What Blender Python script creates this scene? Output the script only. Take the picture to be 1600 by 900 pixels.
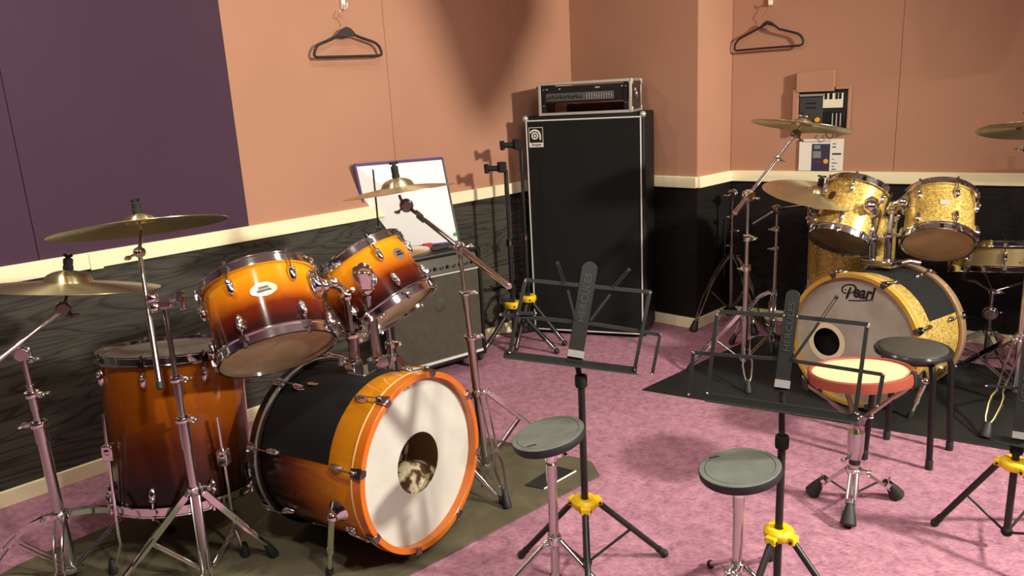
import bpy, bmesh, math, random
from mathutils import Vector, Matrix
random.seed(7)
for o in list(bpy.data.objects): bpy.data.objects.remove(o)
SC = bpy.context.scene
COL = SC.collection

# ------------------------------------------------------------------ camera
CAM_H = 1.34029
ROT = ((0.99857266, -0.01310902, -0.05177631), (-0.05341005, -0.24509083, -0.96802781), (0.0, 0.96941149, -0.24544116))
cd = bpy.data.cameras.new('camera'); cd.lens = 27.0; cd.sensor_width = 36.0; cd.clip_start = 0.05
cam = bpy.data.objects.new('camera', cd); COL.objects.link(cam); SC.camera = cam
cam.matrix_world = Matrix(((ROT[0][0], -ROT[1][0], -ROT[2][0], 0), (ROT[0][1], -ROT[1][1], -ROT[2][1], 0),
                           (ROT[0][2], -ROT[1][2], -ROT[2][2], CAM_H), (0, 0, 0, 1)))

# ------------------------------------------------------------------ world, lights, exposure
W = bpy.data.worlds.new('world'); SC.world = W; W.use_nodes = True
W.node_tree.nodes['Background'].inputs[0].default_value = (1.0, 0.86, 0.72, 1)
W.node_tree.nodes['Background'].inputs[1].default_value = 0.02
SC.view_settings.view_transform = 'Standard'; SC.view_settings.look = 'None'
SC.view_settings.gamma = 1.0; SC.view_settings.use_curve_mapping = False
SC.view_settings.exposure = 0.28
CEIL = 2.5
LAMP_COL = (1.0, 0.93, 0.82)
LAMPS = [((0.60, 0.40), 33), ((0.95, 0.1), 16), ((-0.05, 2.80), 6), ((-1.5, 1.85), 18), ((-0.6, 0.9), 10), ((0.6, 2.1), 5), ((2.3, 1.2), 9)]
for (lx, ly), en in LAMPS:
    ld = bpy.data.lights.new('ceiling_lamp', 'AREA'); ld.shape = 'DISK'; ld.size = 0.10; ld.energy = en; ld.color = LAMP_COL
    lo = bpy.data.objects.new('ceiling_lamp', ld); lo.location = (lx, ly, CEIL - 0.03); COL.objects.link(lo)

# one track spot, high on the right, washes the left wall
sd_ = bpy.data.lights.new('track_spot', 'SPOT'); sd_.energy = 900; sd_.color = LAMP_COL; sd_.shadow_soft_size = 0.15; sd_.spot_size = math.radians(84); sd_.spot_blend = 0.6
so_ = bpy.data.objects.new('track_spot', sd_); so_.location = (3.40, 0.55, CEIL - 0.08); COL.objects.link(so_)
so_.rotation_euler = (Vector((-0.7, 2.9, 0.85)) - Vector(so_.location)).to_track_quat('-Z', 'Y').to_euler()
# ------------------------------------------------------------------ helpers
def ray(x, y):
    a, b = (x - 800) / 1200.0, (y - 450) / 1200.0
    return Vector([ROT[0][k] * a + ROT[1][k] * b + ROT[2][k] for k in range(3)])
CAMP = Vector((0, 0, CAM_H))
def P(x, y, s): return CAMP + ray(x, y) * s              # point seen at a pixel, at depth s
def G(x, y, z=0.0):                                      # point seen at a pixel on the level z
    r = ray(x, y); return CAMP + r * ((z - CAM_H) / r.z)
def PL(x, y, n, d):                                      # point seen at a pixel on a plane
    n = Vector(n); r = ray(x, y); return CAMP + r * ((d - n.dot(CAMP)) / n.dot(r))
def frame(n, ref):
    n = Vector(n).normalized(); u = Vector(ref); u = (u - n * u.dot(n)).normalized(); return u, n.cross(u), n

class MB:
    def __init__(s): s.v = []; s.f = []; s.uv = []
    def face(s, idx, uv=None):
        s.f.append(tuple(idx)); s.uv.append(uv or [(0, 0)] * len(idx))
    def tube(s, pts, r, seg=10, close=False, caps=True):
        pts = [Vector(p) for p in pts]; n = len(pts)
        rs = r if isinstance(r, (list, tuple)) else [r] * n
        prev = None; rings = []; L = 0
        for i, p in enumerate(pts):
            if close: t = pts[(i + 1) % n] - pts[i - 1]
            elif i == 0: t = pts[1] - p
            elif i == n - 1: t = p - pts[i - 1]
            else: t = (pts[i + 1] - p).normalized() + (p - pts[i - 1]).normalized()
            t.normalize()
            if prev is None:
                a = Vector((0, 0, 1)) if abs(t.z) < 0.9 else Vector((1, 0, 0)); u = t.cross(a).normalized()
            else: u = (prev - t * prev.dot(t)).normalized()
            prev = u; w = t.cross(u); b = len(s.v)
            if i: L += (p - pts[i - 1]).length
            for k in range(seg):
                a = 2 * math.pi * k / seg; s.v.append(p + (u * math.cos(a) + w * math.sin(a)) * rs[i])
            rings.append((b, L))
        m = n if close else n - 1
        for i in range(m):
            (a, la), (b, lb) = rings[i], rings[(i + 1) % n]
            for k in range(seg):
                k2 = (k + 1) % seg
                s.face((a + k, a + k2, b + k2, b + k), [(k / seg, la), ((k + 1) / seg, la), ((k + 1) / seg, lb), (k / seg, lb)])
        if caps and not close:
            s.face(tuple(rings[0][0] + k for k in reversed(range(seg)))); s.face(tuple(rings[-1][0] + k for k in range(seg)))
        return s
    def lathe(s, prof, C, n, seg=56, ref=(0.3, -0.9, 0.2), closed=False, a0=0.0, a1=2 * math.pi, vr=None):
        C = Vector(C); u, w, n = frame(n, ref)
        amin = min(p[1] for p in prof); amax = max(p[1] for p in prof)
        if vr: amin, amax = vr
        full = abs(a1 - a0 - 2 * math.pi) < 1e-6; cnt = seg if full else seg + 1; rings = []
        for (r, a) in prof:
            b = len(s.v)
            if r < 1e-7: s.v.append(C + n * a); rings.append((b, 1, a, r)); continue
            for k in range(cnt):
                t = a0 + (a1 - a0) * k / seg; s.v.append(C + n * a + (u * math.cos(t) + w * math.sin(t)) * r)
            rings.append((b, cnt, a, r))
        m = len(rings) if closed else len(rings) - 1
        vv = lambda a: (a - amin) / (amax - amin + 1e-9)
        for i in range(m):
            A, B = rings[i], rings[(i + 1) % len(rings)]
            for k in range(seg):
                k2 = (k + 1) % cnt if full else k + 1; ua, ub = k / seg, (k + 1) / seg
                if A[1] == 1 and B[1] == 1: continue
                if A[1] == 1: s.face((A[0], B[0] + k2, B[0] + k), [(ua, vv(A[2])), (ub, vv(B[2])), (ua, vv(B[2]))])
                elif B[1] == 1: s.face((A[0] + k, A[0] + k2, B[0]), [(ua, vv(A[2])), (ub, vv(A[2])), (ua, vv(B[2]))])
                else: s.face((A[0] + k, A[0] + k2, B[0] + k2, B[0] + k), [(ua, vv(A[2])), (ub, vv(A[2])), (ub, vv(B[2])), (ua, vv(B[2]))])
        return s
    def box(s, C, ax, h):                                # ax: three unit axes, h: three half sizes
        C = Vector(C); X, Y, Z = [Vector(a).normalized() * k for a, k in zip(ax, h)]; b = len(s.v)
        for i in (-1, 1):
            for j in (-1, 1):
                for k in (-1, 1): s.v.append(C + X * i + Y * j + Z * k)
        for q in ((0, 1, 3, 2), (4, 6, 7, 5), (0, 4, 5, 1), (2, 3, 7, 6), (0, 2, 6, 4), (1, 5, 7, 3)):
            s.face([b + t for t in q], [(0, 0), (1, 0), (1, 1), (0, 1)])
        return s
    def bar(s, a, b, w, t, up):                          # rectangular bar from a to b
        a, b = Vector(a), Vector(b); d = (b - a); L = d.length; d.normalize()
        up = Vector(up); n = (up - d * up.dot(d)).normalized()
        return s.box((a + b) / 2, (d, d.cross(n), n), (L / 2, w / 2, t / 2))
    def ball(s, C, r, ax=None, sc=(1, 1, 1), seg=14, rings=9):
        C = Vector(C); ax = ax or (Vector((1, 0, 0)), Vector((0, 1, 0)), Vector((0, 0, 1))); b = len(s.v)
        X, Y, Z = [Vector(a).normalized() * r * k for a, k in zip(ax, sc)]
        s.v.append(C - Z)
        for i in range(1, rings):
            p = -math.pi / 2 + math.pi * i / rings
            for k in range(seg):
                t = 2 * math.pi * k / seg; s.v.append(C + (X * math.cos(t) + Y * math.sin(t)) * math.cos(p) + Z * math.sin(p))
        s.v.append(C + Z); top = len(s.v) - 1
        for k in range(seg):
            k2 = (k + 1) % seg
            s.face((b, b + 1 + k2, b + 1 + k)); e = b + 1 + (rings - 2) * seg; s.face((e + k, e + k2, top))
            for i in range(rings - 2):
                q = b + 1 + i * seg; s.face((q + k, q + k2, q + seg + k2, q + seg + k))
        return s
    def prism(s, poly, n, t):                            # planar polygon extruded by t along n
        n = Vector(n); b = len(s.v); m = len(poly)
        s.v += [Vector(p) for p in poly] + [Vector(p) + n * t for p in poly]
        s.face([b + m + i for i in range(m)]); s.face([b + i for i in reversed(range(m))])
        for i in range(m):
            j = (i + 1) % m; s.face((b + i, b + j, b + m + j, b + m + i))
        return s
    def build(s, name, mat, parent=None, label=None, bevel=0, sharp=38, kind=None, origin=None, sub=0):
        o0 = Vector(origin) if origin is not None else (parent['_w'] if False else Vector((0, 0, 0)))
        p = parent; off = Vector((0, 0, 0))
        while p is not None: off += p.location; p = p.parent
        if origin is not None: off = Vector(origin)
        me = bpy.data.meshes.new(name)
        me.from_pydata([tuple(v - off) for v in s.v], [], s.f)
        uvl = me.uv_layers.new(name='UVMap'); k = 0; data = uvl.data
        for pi, uv in enumerate(s.uv):
            for c in uv:
                data[k].uv = c; k += 1
        bm = bmesh.new(); bm.from_mesh(me); bmesh.ops.recalc_face_normals(bm, faces=bm.faces); bm.to_mesh(me); bm.free()
        me.polygons.foreach_set('use_smooth', [True] * len(me.polygons)); me.set_sharp_from_angle(angle=math.radians(sharp))
        ob = bpy.data.objects.new(name, me); COL.objects.link(ob)
        if mat: me.materials.append(mat)
        if parent is not None: ob.parent = parent
        elif origin is not None: ob.location = origin
        if bevel:
            m = ob.modifiers.new('bevel', 'BEVEL'); m.width = bevel; m.segments = 2; m.limit_method = 'ANGLE'; m.angle_limit = math.radians(40)
        if sub:
            m = ob.modifiers.new('sub', 'SUBSURF'); m.levels = sub; m.render_levels = sub
        if label: ob['label'] = label
        if kind: ob['kind'] = kind
        return ob
def tag(o, label, cat, group=None):
    o['label'] = label; o['category'] = cat
    if group: o['group'] = group
    return o
def thing(name, loc, label, cat, group=None):
    o = bpy.data.objects.new(name, None); o.empty_display_size = 0.05; o.location = loc; COL.objects.link(o)
    return tag(o, label, cat, group)
def text_mesh(txt, C, right, up, size, depth=0.0006, shear=0.0, bold=0.0, width=None, align='CENTER'):
    cu = bpy.data.curves.new('lettering', 'FONT'); cu.body = txt; cu.size = 1.0; cu.shear = shear; cu.offset = bold
    cu.align_x = align; cu.align_y = 'CENTER'; cu.extrude = 0.02; cu.resolution_u = 3
    ob = bpy.data.objects.new('lettering', cu); COL.objects.link(ob)
    dg = bpy.context.evaluated_depsgraph_get(); me = bpy.data.meshes.new_from_object(ob.evaluated_get(dg))
    right = Vector(right).normalized(); up = Vector(up).normalized(); n = right.cross(up)
    xs = [v.co.x for v in me.vertices]; sx = size
    if width: sx = width / (max(xs) - min(xs))
    mb = MB(); mb.v = [Vector(C) + right * v.co.x * sx + up * v.co.y * size + n * (v.co.z / 0.02 * depth) for v in me.vertices]
    for p in me.polygons: mb.face(tuple(p.vertices))
    bpy.data.objects.remove(ob); bpy.data.curves.remove(cu); bpy.data.meshes.remove(me)
    return mb

# ------------------------------------------------------------------ materials
def mat(name, col=(0.8, 0.8, 0.8), rough=0.5, metal=0.0, spec=0.5, coat=0.0):
    m = bpy.data.materials.new(name); m.use_nodes = True; b = m.node_tree.nodes['Principled BSDF']
    b.inputs['Base Color'].default_value = (*col, 1); b.inputs['Roughness'].default_value = rough
    b.inputs['Metallic'].default_value = metal; b.inputs['Specular IOR Level'].default_value = spec
    b.inputs['Coat Weight'].default_value = coat; b.inputs['Coat Roughness'].default_value = 0.06
    return m
class NT:
    def __init__(s, m): s.m = m; s.t = m.node_tree; s.b = s.t.nodes['Principled BSDF']
    def n(s, kind, **kw):
        nd = s.t.nodes.new(kind)
        for k, v in kw.items():
            if hasattr(nd, k) and not k.startswith('i_'): setattr(nd, k, v)
            else:
                key = k[2:] if k.startswith('i_') else k
                nd.inputs[int(key) if key.isdigit() else key].default_value = v
        return nd
    def l(s, a, ai, b, bi): s.t.links.new(a.outputs[ai], b.inputs[bi])
    def ramp(s, stops):
        r = s.n('ShaderNodeValToRGB'); e = r.color_ramp.elements
        while len(e) < len(stops): e.new(0.5)
        for x, (p, c) in zip(e, stops): x.position = p; x.color = (*c, 1)
        return r
    def base(s, nd, out): s.l(nd, out, s.b, 'Base Color')
    def noise(s, scale, detail=4, rough=0.6, vec=None, sc=None, coord='Object'):
        tc = s.n('ShaderNodeTexCoord'); mp = s.n('ShaderNodeMapping')
        if sc: mp.inputs['Scale'].default_value = sc
        s.l(tc, coord, mp, 'Vector'); nz = s.n('ShaderNodeTexNoise'); nz.inputs['Scale'].default_value = scale
        nz.inputs['Detail'].default_value = detail; nz.inputs['Roughness'].default_value = rough
        s.l(mp, 'Vector', nz, 'Vector'); return nz, mp
    def bump(s, nd, out, strength, dist=0.01):
        b = s.n('ShaderNodeBump'); b.inputs['Strength'].default_value = strength; b.inputs['Distance'].default_value = dist
        s.l(nd, out, b, 'Height'); s.l(b, 'Normal', s.b, 'Normal')
CHROME = mat('chrome', (0.80, 0.82, 0.82), 0.10, 1.0)
STEEL = mat('satin_steel', (0.54, 0.56, 0.54), 0.22, 1.0)
DARKCHROME = mat('dark_chrome', (0.34, 0.33, 0.32), 0.16, 1.0)
RUBBER = mat('black_rubber', (0.012, 0.012, 0.012), 0.6)
BLACK = mat('black_paint', (0.008, 0.008, 0.008), 0.35, 0, 0.4)
BLACKM = mat('black_matte', (0.007, 0.007, 0.007), 0.75, 0, 0.3)
STANDBLK = mat('black_steel', (0.013, 0.013, 0.012), 0.4, 0, 0.4)
YELLOW = mat('yellow_plastic', (0.85, 0.55, 0.01), 0.35)
WHITE = mat('white_plastic', (0.85, 0.82, 0.72), 0.35)
PIPING = mat('grey_piping', (0.62, 0.60, 0.55), 0.5)
ALU = mat('aluminium_edge', (0.55, 0.54, 0.48), 0.4, 0.6)
def rim_mat(): return CHROME
def make_cymbal_mat(name, c, dark):
    m = mat(name, c, 0.33, 0.92); t = NT(m); tc = t.n('ShaderNodeTexCoord'); sx = t.n('ShaderNodeSeparateXYZ'); t.l(tc, 'UV', sx, 0)
    nz = t.n('ShaderNodeTexNoise', noise_dimensions='1D'); nz.inputs['Scale'].default_value = 90; nz.inputs['Detail'].default_value = 2; t.l(sx, 'Y', nz, 'W')
    r = t.ramp([(0.3, tuple(x * dark for x in c)), (0.7, c)]); t.l(nz, 'Fac', r, 'Fac'); t.base(r, 'Color'); t.bump(nz, 'Fac', 0.2, 0.002); tg = t.n('ShaderNodeTangent', direction_type='RADIAL', axis='Z'); t.l(tg, 0, t.b, 'Tangent'); t.b.inputs['Anisotropic'].default_value = 0.8; t.b.inputs['Anisotropic Rotation'].default_value = 0.25; return m
BRASS = make_cymbal_mat('cymbal_bronze', (0.62, 0.53, 0.28), 0.8)
BRASS2 = make_cymbal_mat('cymbal_bright_bronze', (0.74, 0.64, 0.38), 0.85)
def sunburst(name, stops, grain=0.25):
    m = mat(name, (0.8, 0.3, 0.02), 0.15, 0.0, 0.22, 0.25); t = NT(m); tc = t.n('ShaderNodeTexCoord'); sx = t.n('ShaderNodeSeparateXYZ'); t.l(tc, 'UV', sx, 0)
    mp = t.n('ShaderNodeMapping'); mp.inputs['Scale'].default_value = (26, 2.0, 1); t.l(tc, 'UV', mp, 0)
    nz = t.n('ShaderNodeTexNoise'); nz.inputs['Scale'].default_value = 1.0; nz.inputs['Detail'].default_value = 5; t.l(mp, 0, nz, 'Vector')
    r = t.ramp(stops); ad = t.n('ShaderNodeMath', operation='MULTIPLY_ADD'); ad.inputs[1].default_value = 0.10; t.l(nz, 'Fac', ad, 0); 
    sb = t.n('ShaderNodeMath', operation='SUBTRACT'); sb.inputs[1].default_value = 0.05; t.l(sx, 'Y', sb, 0); t.l(sb, 0, ad, 2); t.l(ad, 0, r, 'Fac')
    t.base(r, 'Color'); return m
AMB, ORG, RED, DRK = (0.80, 0.30, 0.008), (0.62, 0.17, 0.006), (0.13, 0.016, 0.004), (0.012, 0.004, 0.004)
BURST = sunburst('sunburst_lacquer', [(0.0, DRK), (0.18, (0.03, 0.006, 0.004)), (0.40, RED), (0.62, ORG), (0.85, AMB), (1.0, AMB)])
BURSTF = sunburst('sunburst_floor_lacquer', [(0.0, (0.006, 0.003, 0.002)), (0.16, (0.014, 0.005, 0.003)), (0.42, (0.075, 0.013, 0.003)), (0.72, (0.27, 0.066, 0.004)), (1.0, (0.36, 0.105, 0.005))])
BURSTB = sunburst('sunburst_bass_lacquer', [(0.0, DRK), (0.16, DRK), (0.38, (0.12, 0.018, 0.004)), (0.62, (0.42, 0.115, 0.005)), (0.85, (0.66, 0.245, 0.007)), (1.0, (0.72, 0.27, 0.008))])
HOOPW = mat('amber_hoop', (0.56, 0.135, 0.007), 0.2, 0, 0.5, 0.5)
HOOPB = mat('dark_hoop', (0.012, 0.008, 0.007), 0.25, 0, 0.5, 0.4)
INLAY = mat('pale_inlay', (0.80, 0.56, 0.22), 0.35)
SILV = mat('silver_inlay', (0.55, 0.52, 0.48), 0.3, 0.6)
WOODIN = mat('inner_maple', (0.34, 0.20, 0.09), 0.6)
PALEIN = mat('inner_pale_maple', (0.62, 0.46, 0.26), 0.6)
def sparkle(name, a, b, c):
    m = mat(name, b, 0.28, 0.35, 0.5, 0.5); t = NT(m); tc = t.n('ShaderNodeTexCoord'); vo = t.n('ShaderNodeTexVoronoi'); vo.inputs['Scale'].default_value = 170
    t.l(tc, 'Object', vo, 'Vector'); r = t.ramp([(0.0, a), (0.5, b), (0.93, c), (1.0, (1.0, 0.86, 0.42))]); sx = t.n('ShaderNodeSeparateColor'); t.l(vo, 'Color', sx, 0); t.l(sx, 0, r, 'Fac'); t.base(r, 'Color')
    nm = t.n('ShaderNodeBump'); nm.inputs['Strength'].default_value = 0.35; nm.inputs['Distance'].default_value = 0.002; t.l(sx, 1, nm, 'Height'); t.l(nm, 0, t.b, 'Normal'); return m
GOLD = sparkle('gold_sparkle_wrap', (0.42, 0.25, 0.04), (0.64, 0.43, 0.09), (0.84, 0.62, 0.19))
GOLDHOOP = mat('gold_hoop', (0.62, 0.36, 0.06), 0.25, 0.2, 0.5, 0.4)
TANHOOP = mat('tan_hoop', (0.30, 0.17, 0.07), 0.3, 0.1, 0.5, 0.4)
def skin(name, c, c2, scale=5, rough=0.5):
    m = mat(name, c, rough); t = NT(m); nz, mp = t.noise(scale, 4, 0.6); r = t.ramp([(0.35, c2), (0.62, c)]); t.l(nz, 'Fac', r, 'Fac'); t.base(r, 'Color'); return m
def thin(m, k):
    """a thin film that lets some light through"""
    t = m.node_tree; b = t.nodes['Principled BSDF']; out = t.nodes['Material Output']; tr = t.nodes.new('ShaderNodeBsdfTranslucent'); mx = t.nodes.new('ShaderNodeMixShader'); mx.inputs[0].default_value = k
    src = b.inputs['Base Color'].links[0].from_socket; t.links.new(src, tr.inputs['Color']); t.links.new(b.outputs[0], mx.inputs[1]); t.links.new(tr.outputs[0], mx.inputs[2]); t.links.new(mx.outputs[0], out.inputs['Surface']); return m
HEADW = skin('coated_white_head', (0.80, 0.80, 0.71), (0.73, 0.73, 0.64), 7)
HEADG = skin('coated_grey_head', (0.44, 0.40, 0.32), (0.33, 0.30, 0.24), 7)
HEADT = skin('clear_tan_head', (0.82, 0.70, 0.46), (0.66, 0.52, 0.30), 9, 0.14)
HEADT2 = skin('amber_clear_head', (0.88, 0.62, 0.32), (0.74, 0.50, 0.24), 7, 0.15)
HEADD = skin('dark_clear_head', (0.32, 0.25, 0.15), (0.24, 0.18, 0.10), 7, 0.15)
HEADS = skin('smooth_white_head', (0.62, 0.56, 0.46), (0.5, 0.45, 0.37), 7, 0.4)
thin(HEADW, .30); thin(HEADT, .45); thin(HEADT2, .45); thin(HEADS, .5); thin(HEADD, .3)
CREAM = mat('cream_mesh_head', (0.80, 0.70, 0.36), 0.5)
REDRIM = mat('red_rim_rubber', (0.30, 0.062, 0.034), 0.5)
PADG = skin('grey_rubber_pad', (0.135, 0.15, 0.125), (0.105, 0.117, 0.098), 14, 0.6)
FELT = mat('black_felt', (0.01, 0.01, 0.01), 0.85)
def fabric(name, c, c2):
    m = mat(name, c, 0.92, 0, 0.2); t = NT(m); nz, mp = t.noise(1.6, 3, 0.5); r = t.ramp([(0.3, c2), (0.7, c)]); t.l(nz, 'Fac', r, 'Fac'); t.base(r, 'Color')
    n2, mp2 = t.noise(420, 2, 0.5); t.bump(n2, 'Fac', 0.12, 0.003); return m
PEACH = fabric('peach_wall_fabric', (0.455, 0.235, 0.150), (0.41, 0.208, 0.131))
PURPLE = fabric('purple_wall_fabric', (0.066, 0.034, 0.056), (0.058, 0.030, 0.052))
RAIL = mat('cream_painted_wood', (0.90, 0.81, 0.52), 0.4)
CEILM = mat('ceiling_paint', (0.48, 0.45, 0.40), 0.9)
def wood_panel(name, lite, dark, kn):
    m = mat(name, lite, 0.6, 0, 0.3); t = NT(m); tc = t.n('ShaderNodeTexCoord')
    def nz(sx, sy, det=5, dist=0.0, off=0.0):
        mp = t.n('ShaderNodeMapping'); mp.inputs['Scale'].default_value = (sx, sy, 1); mp.inputs['Location'].default_value = (off, off * .7, 0); t.l(tc, 'UV', mp, 0)
        n = t.n('ShaderNodeTexNoise'); n.inputs['Scale'].default_value = 1; n.inputs['Detail'].default_value = det; n.inputs['Distortion'].default_value = dist; t.l(mp, 0, n, 'Vector'); return n
    big = nz(0.9, 5.0, 3, 0.6); fine = nz(5.0, 130.0, 4, 0.1, 3.1); pat = nz(1.3, 2.2, 2, 0.0, 9.0)
    # growth rings: level lines of a stretched noise
    ml = t.n('ShaderNodeMath', operation='MULTIPLY'); ml.inputs[1].default_value = 15.0; t.l(big, 'Fac', ml, 0)
    fr = t.n('ShaderNodeMath', operation='PINGPONG'); fr.inputs[1].default_value = 0.5; t.l(ml, 0, fr, 0)
    rr = t.ramp([(0.0, (0, 0, 0)), (0.16, (.75, .75, .75)), (0.5, (1, 1, 1))]); t.l(fr, 0, rr, 'Fac')
    fm = t.ramp([(0.3, (.45, .45, .45)), (0.7, (1, 1, 1))]); t.l(fine, 'Fac', fm, 'Fac')
    mx = t.n('ShaderNodeMix', data_type='RGBA', blend_type='MULTIPLY'); mx.inputs[0].default_value = 1; t.l(rr, 'Color', mx, 6); t.l(fm, 'Color', mx, 7)
    sp = t.n('ShaderNodeSeparateColor'); t.l(mx, 2, sp, 0); r = t.ramp([(0.0, dark), (0.8, lite), (1.0, tuple(1.25 * x for x in lite))]); t.l(sp, 0, r, 'Fac')
    pm = t.ramp([(0.35, (.6, .6, .6)), (0.65, (1.1, 1.1, 1.1))]); t.l(pat, 'Fac', pm, 'Fac')
    m2 = t.n('ShaderNodeMix', data_type='RGBA', blend_type='MULTIPLY'); m2.inputs[0].default_value = 1; t.l(r, 'Color', m2, 6); t.l(pm, 'Color', m2, 7)
    vo = t.n('ShaderNodeTexVoronoi'); vo.inputs['Scale'].default_value = 1.0; mp3 = t.n('ShaderNodeMapping'); mp3.inputs['Scale'].default_value = (2.4, 5.5, 1); t.l(tc, 'UV', mp3, 0); t.l(mp3, 0, vo, 'Vector')
    kr = t.ramp([(0.03, (1, 1, 1)), (0.11, (0, 0, 0))]); t.l(vo, 'Distance', kr, 'Fac')
    mc = t.n('ShaderNodeMix', data_type='RGBA'); mc.inputs[7].default_value = (*kn, 1); t.l(kr, 'Color', mc, 0); t.l(m2, 2, mc, 6)
    sx = t.n('ShaderNodeSeparateXYZ'); t.l(tc, 'UV', sx, 0); f2 = t.n('ShaderNodeMath', operation='PINGPONG'); f2.inputs[1].default_value = 0.1; t.l(sx, 'Y', f2, 0)
    dv = t.n('ShaderNodeMath', operation='DIVIDE'); dv.inputs[1].default_value = 0.1; t.l(f2, 0, dv, 0); jr = t.ramp([(0.0, (0.25, 0.25, 0.25)), (0.025, (1, 1, 1))]); t.l(dv, 0, jr, 'Fac')
    mm = t.n('ShaderNodeMix', data_type='RGBA', blend_type='MULTIPLY'); mm.inputs[0].default_value = 1; t.l(mc, 2, mm, 6); t.l(jr, 'Color', mm, 7); t.base(mm, 2); t.bump(sp, 0, 0.2, 0.003); return m
WOOD = wood_panel('black_stained_boards_lit', (0.068, 0.061, 0.045), (0.022, 0.020, 0.014), (0.030, 0.014, 0.008))  # lit copy of the black boards: left wall's light put into the colour
WOOD_SHADED = wood_panel('black_stained_boards_shaded', (0.0095, 0.0075, 0.0062), (0.005, 0.004, 0.0035), (0.010, 0.006, 0.004))  # shaded copy of the same boards: dimmer light of other walls painted in
def carpet():
    m = mat('pink_purple_carpet', (0.4, 0.2, 0.3), 0.95, 0, 0.1); t = NT(m)
    n1, _ = t.noise(26, 6, 0.75, sc=(1.0, 1.0, 1.0)); n2, mp = t.noise(55, 4, 0.7, sc=(1.0, 3.2, 1)); mp.inputs['Rotation'].default_value = (0, 0, 0.5)
    n3, _ = t.noise(1.1, 2, 0.5)
    mx = t.n('ShaderNodeMath', operation='ADD'); t.l(n1, 'Fac', mx, 0); t.l(n2, 'Fac', mx, 1); hf = t.n('ShaderNodeMath', operation='MULTIPLY'); hf.inputs[1].default_value = 0.5; t.l(mx, 0, hf, 0)
    r = t.ramp([(0.30, (0.12, 0.042, 0.090)), (0.46, (0.320, 0.145, 0.205)), (0.56, (0.43, 0.218, 0.258)), (0.72, (0.56, 0.30, 0.32))]); t.l(hf, 0, r, 'Fac'); t.base(r, 'Color'); t.bump(n1, 'Fac', 0.5, 0.006); return m
CARPET = carpet()
OLIVE = skin('olive_mat', (0.105, 0.090, 0.048), (0.082, 0.070, 0.038), 3, 0.85)
MATBLK = skin('black_floor_mat', (0.009, 0.0095, 0.0085), (0.006, 0.0065, 0.006), 3, 0.6)

# ------------------------------------------------------------------ room
N1 = Vector((-0.6957174, 0.7183156, 0)); D1 = 3.08938; U1 = Vector((N1.y, -N1.x, 0))
N2 = Vector((0.68375879, 0.7297081, 0)); D2 = 3.71955; U2 = Vector((N2.y, -N2.x, 0))
N3 = Vector((0.5604115, 0.82821431, 0)); D3 = 4.33671; U3 = Vector((N3.y, -N3.x, 0))
DS = 2.25681
ZRT, ZRB, ZBB = 0.8537, 0.7931, 0.0592
def wall(name, N, D, u0, u1, rail_side, seams, wood, uppers):
    U = Vector((N.y, -N.x, 0)); base = N * D
    def q(u, z, off=0.0): return base + U * u + Vector((0, 0, z)) - N * off
    mb = MB().box(base + U * (u0 + u1) / 2 + N * 0.06 + Vector((0, 0, CEIL / 2)), (U, N, (0, 0, 1)), ((u1 - u0) / 2, 0.05, CEIL / 2))
    w = mb.build(name, CEILM, kind='structure')
    mb = MB(); b = len(mb.v); mb.v += [q(u0, 0.0, -0.01), q(u1, 0.0, -0.01), q(u1, ZRB + 0.03, -0.01), q(u0, ZRB + 0.03, -0.01), q(u0, 0.0, 0.0), q(u1, 0.0, 0.0), q(u1, ZRB + 0.03, 0.0), q(u0, ZRB + 0.03, 0.0)]
    mb.face((4, 5, 6, 7), [(u0, 0), (u1, 0), (u1, ZRB + 0.03), (u0, ZRB + 0.03)])
    for f in ((0, 1, 5, 4), (1, 2, 6, 5), (2, 3, 7, 6), (3, 0, 4, 7), (3, 2, 1, 0)): mb.face(f)
    mb.build('wood_wainscot', wood, w)
    edges = [u0] + [s for s in seams if u0 < s < u1] + [u1]
    for a, c in zip(edges[:-1], edges[1:]):
        mb = MB().box(q((a + c) / 2, (ZRT + CEIL) / 2, -0.005), (U, N, (0, 0, 1)), ((c - a) / 2 - 0.0008, 0.006, (CEIL - ZRT) / 2 + 0.01))
        mb.build('fabric_panel', uppers((a + c) / 2), w, bevel=0.0015)
    mb = MB().box(q((u0 + u1) / 2, (ZRT + ZRB) / 2, 0.005), (U, N, (0, 0, 1)), ((u1 - u0) / 2, 0.013, (ZRT - ZRB) / 2)); mb.build('trim_' + rail_side, RAIL, kind='structure', bevel=0.003)
    mb = MB().box(q((u0 + u1) / 2, ZBB / 2, 0.003), (U, N, (0, 0, 1)), ((u1 - u0) / 2, 0.010, ZBB / 2)); mb.build('baseboard_' + rail_side, RAIL, kind='structure', bevel=0.002)
    return q
c12 = Vector((0.41796, 4.70567, 0)); c2s = Vector((1.0262, 4.13573, 0)); cs3 = Vector((1.27305, 4.37481, 0))
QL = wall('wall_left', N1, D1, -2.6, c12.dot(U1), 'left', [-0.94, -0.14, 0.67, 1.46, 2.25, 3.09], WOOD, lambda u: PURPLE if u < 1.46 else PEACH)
QB = wall('wall_back', N2, D2, c12.dot(U2), c2s.dot(U2), 'back', [], WOOD_SHADED, lambda u: PEACH)
QP = wall('wall_pillar', N1, DS, c2s.dot(U1), cs3.dot(U1), 'pillar', [], WOOD_SHADED, lambda u: PEACH)
QR = wall('wall_right', N3, D3, cs3.dot(U3), 2.6, 'right', [-0.56, 0.24, 1.04, 1.84], WOOD_SHADED, lambda u: PEACH)
pA = N1 * D1 + U1 * -2.6; pB = N3 * D3 + U3 * 2.6
pC, pD = Vector((-2.2, -2.6, 0)), Vector((3.2, -2.6, 0))
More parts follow.
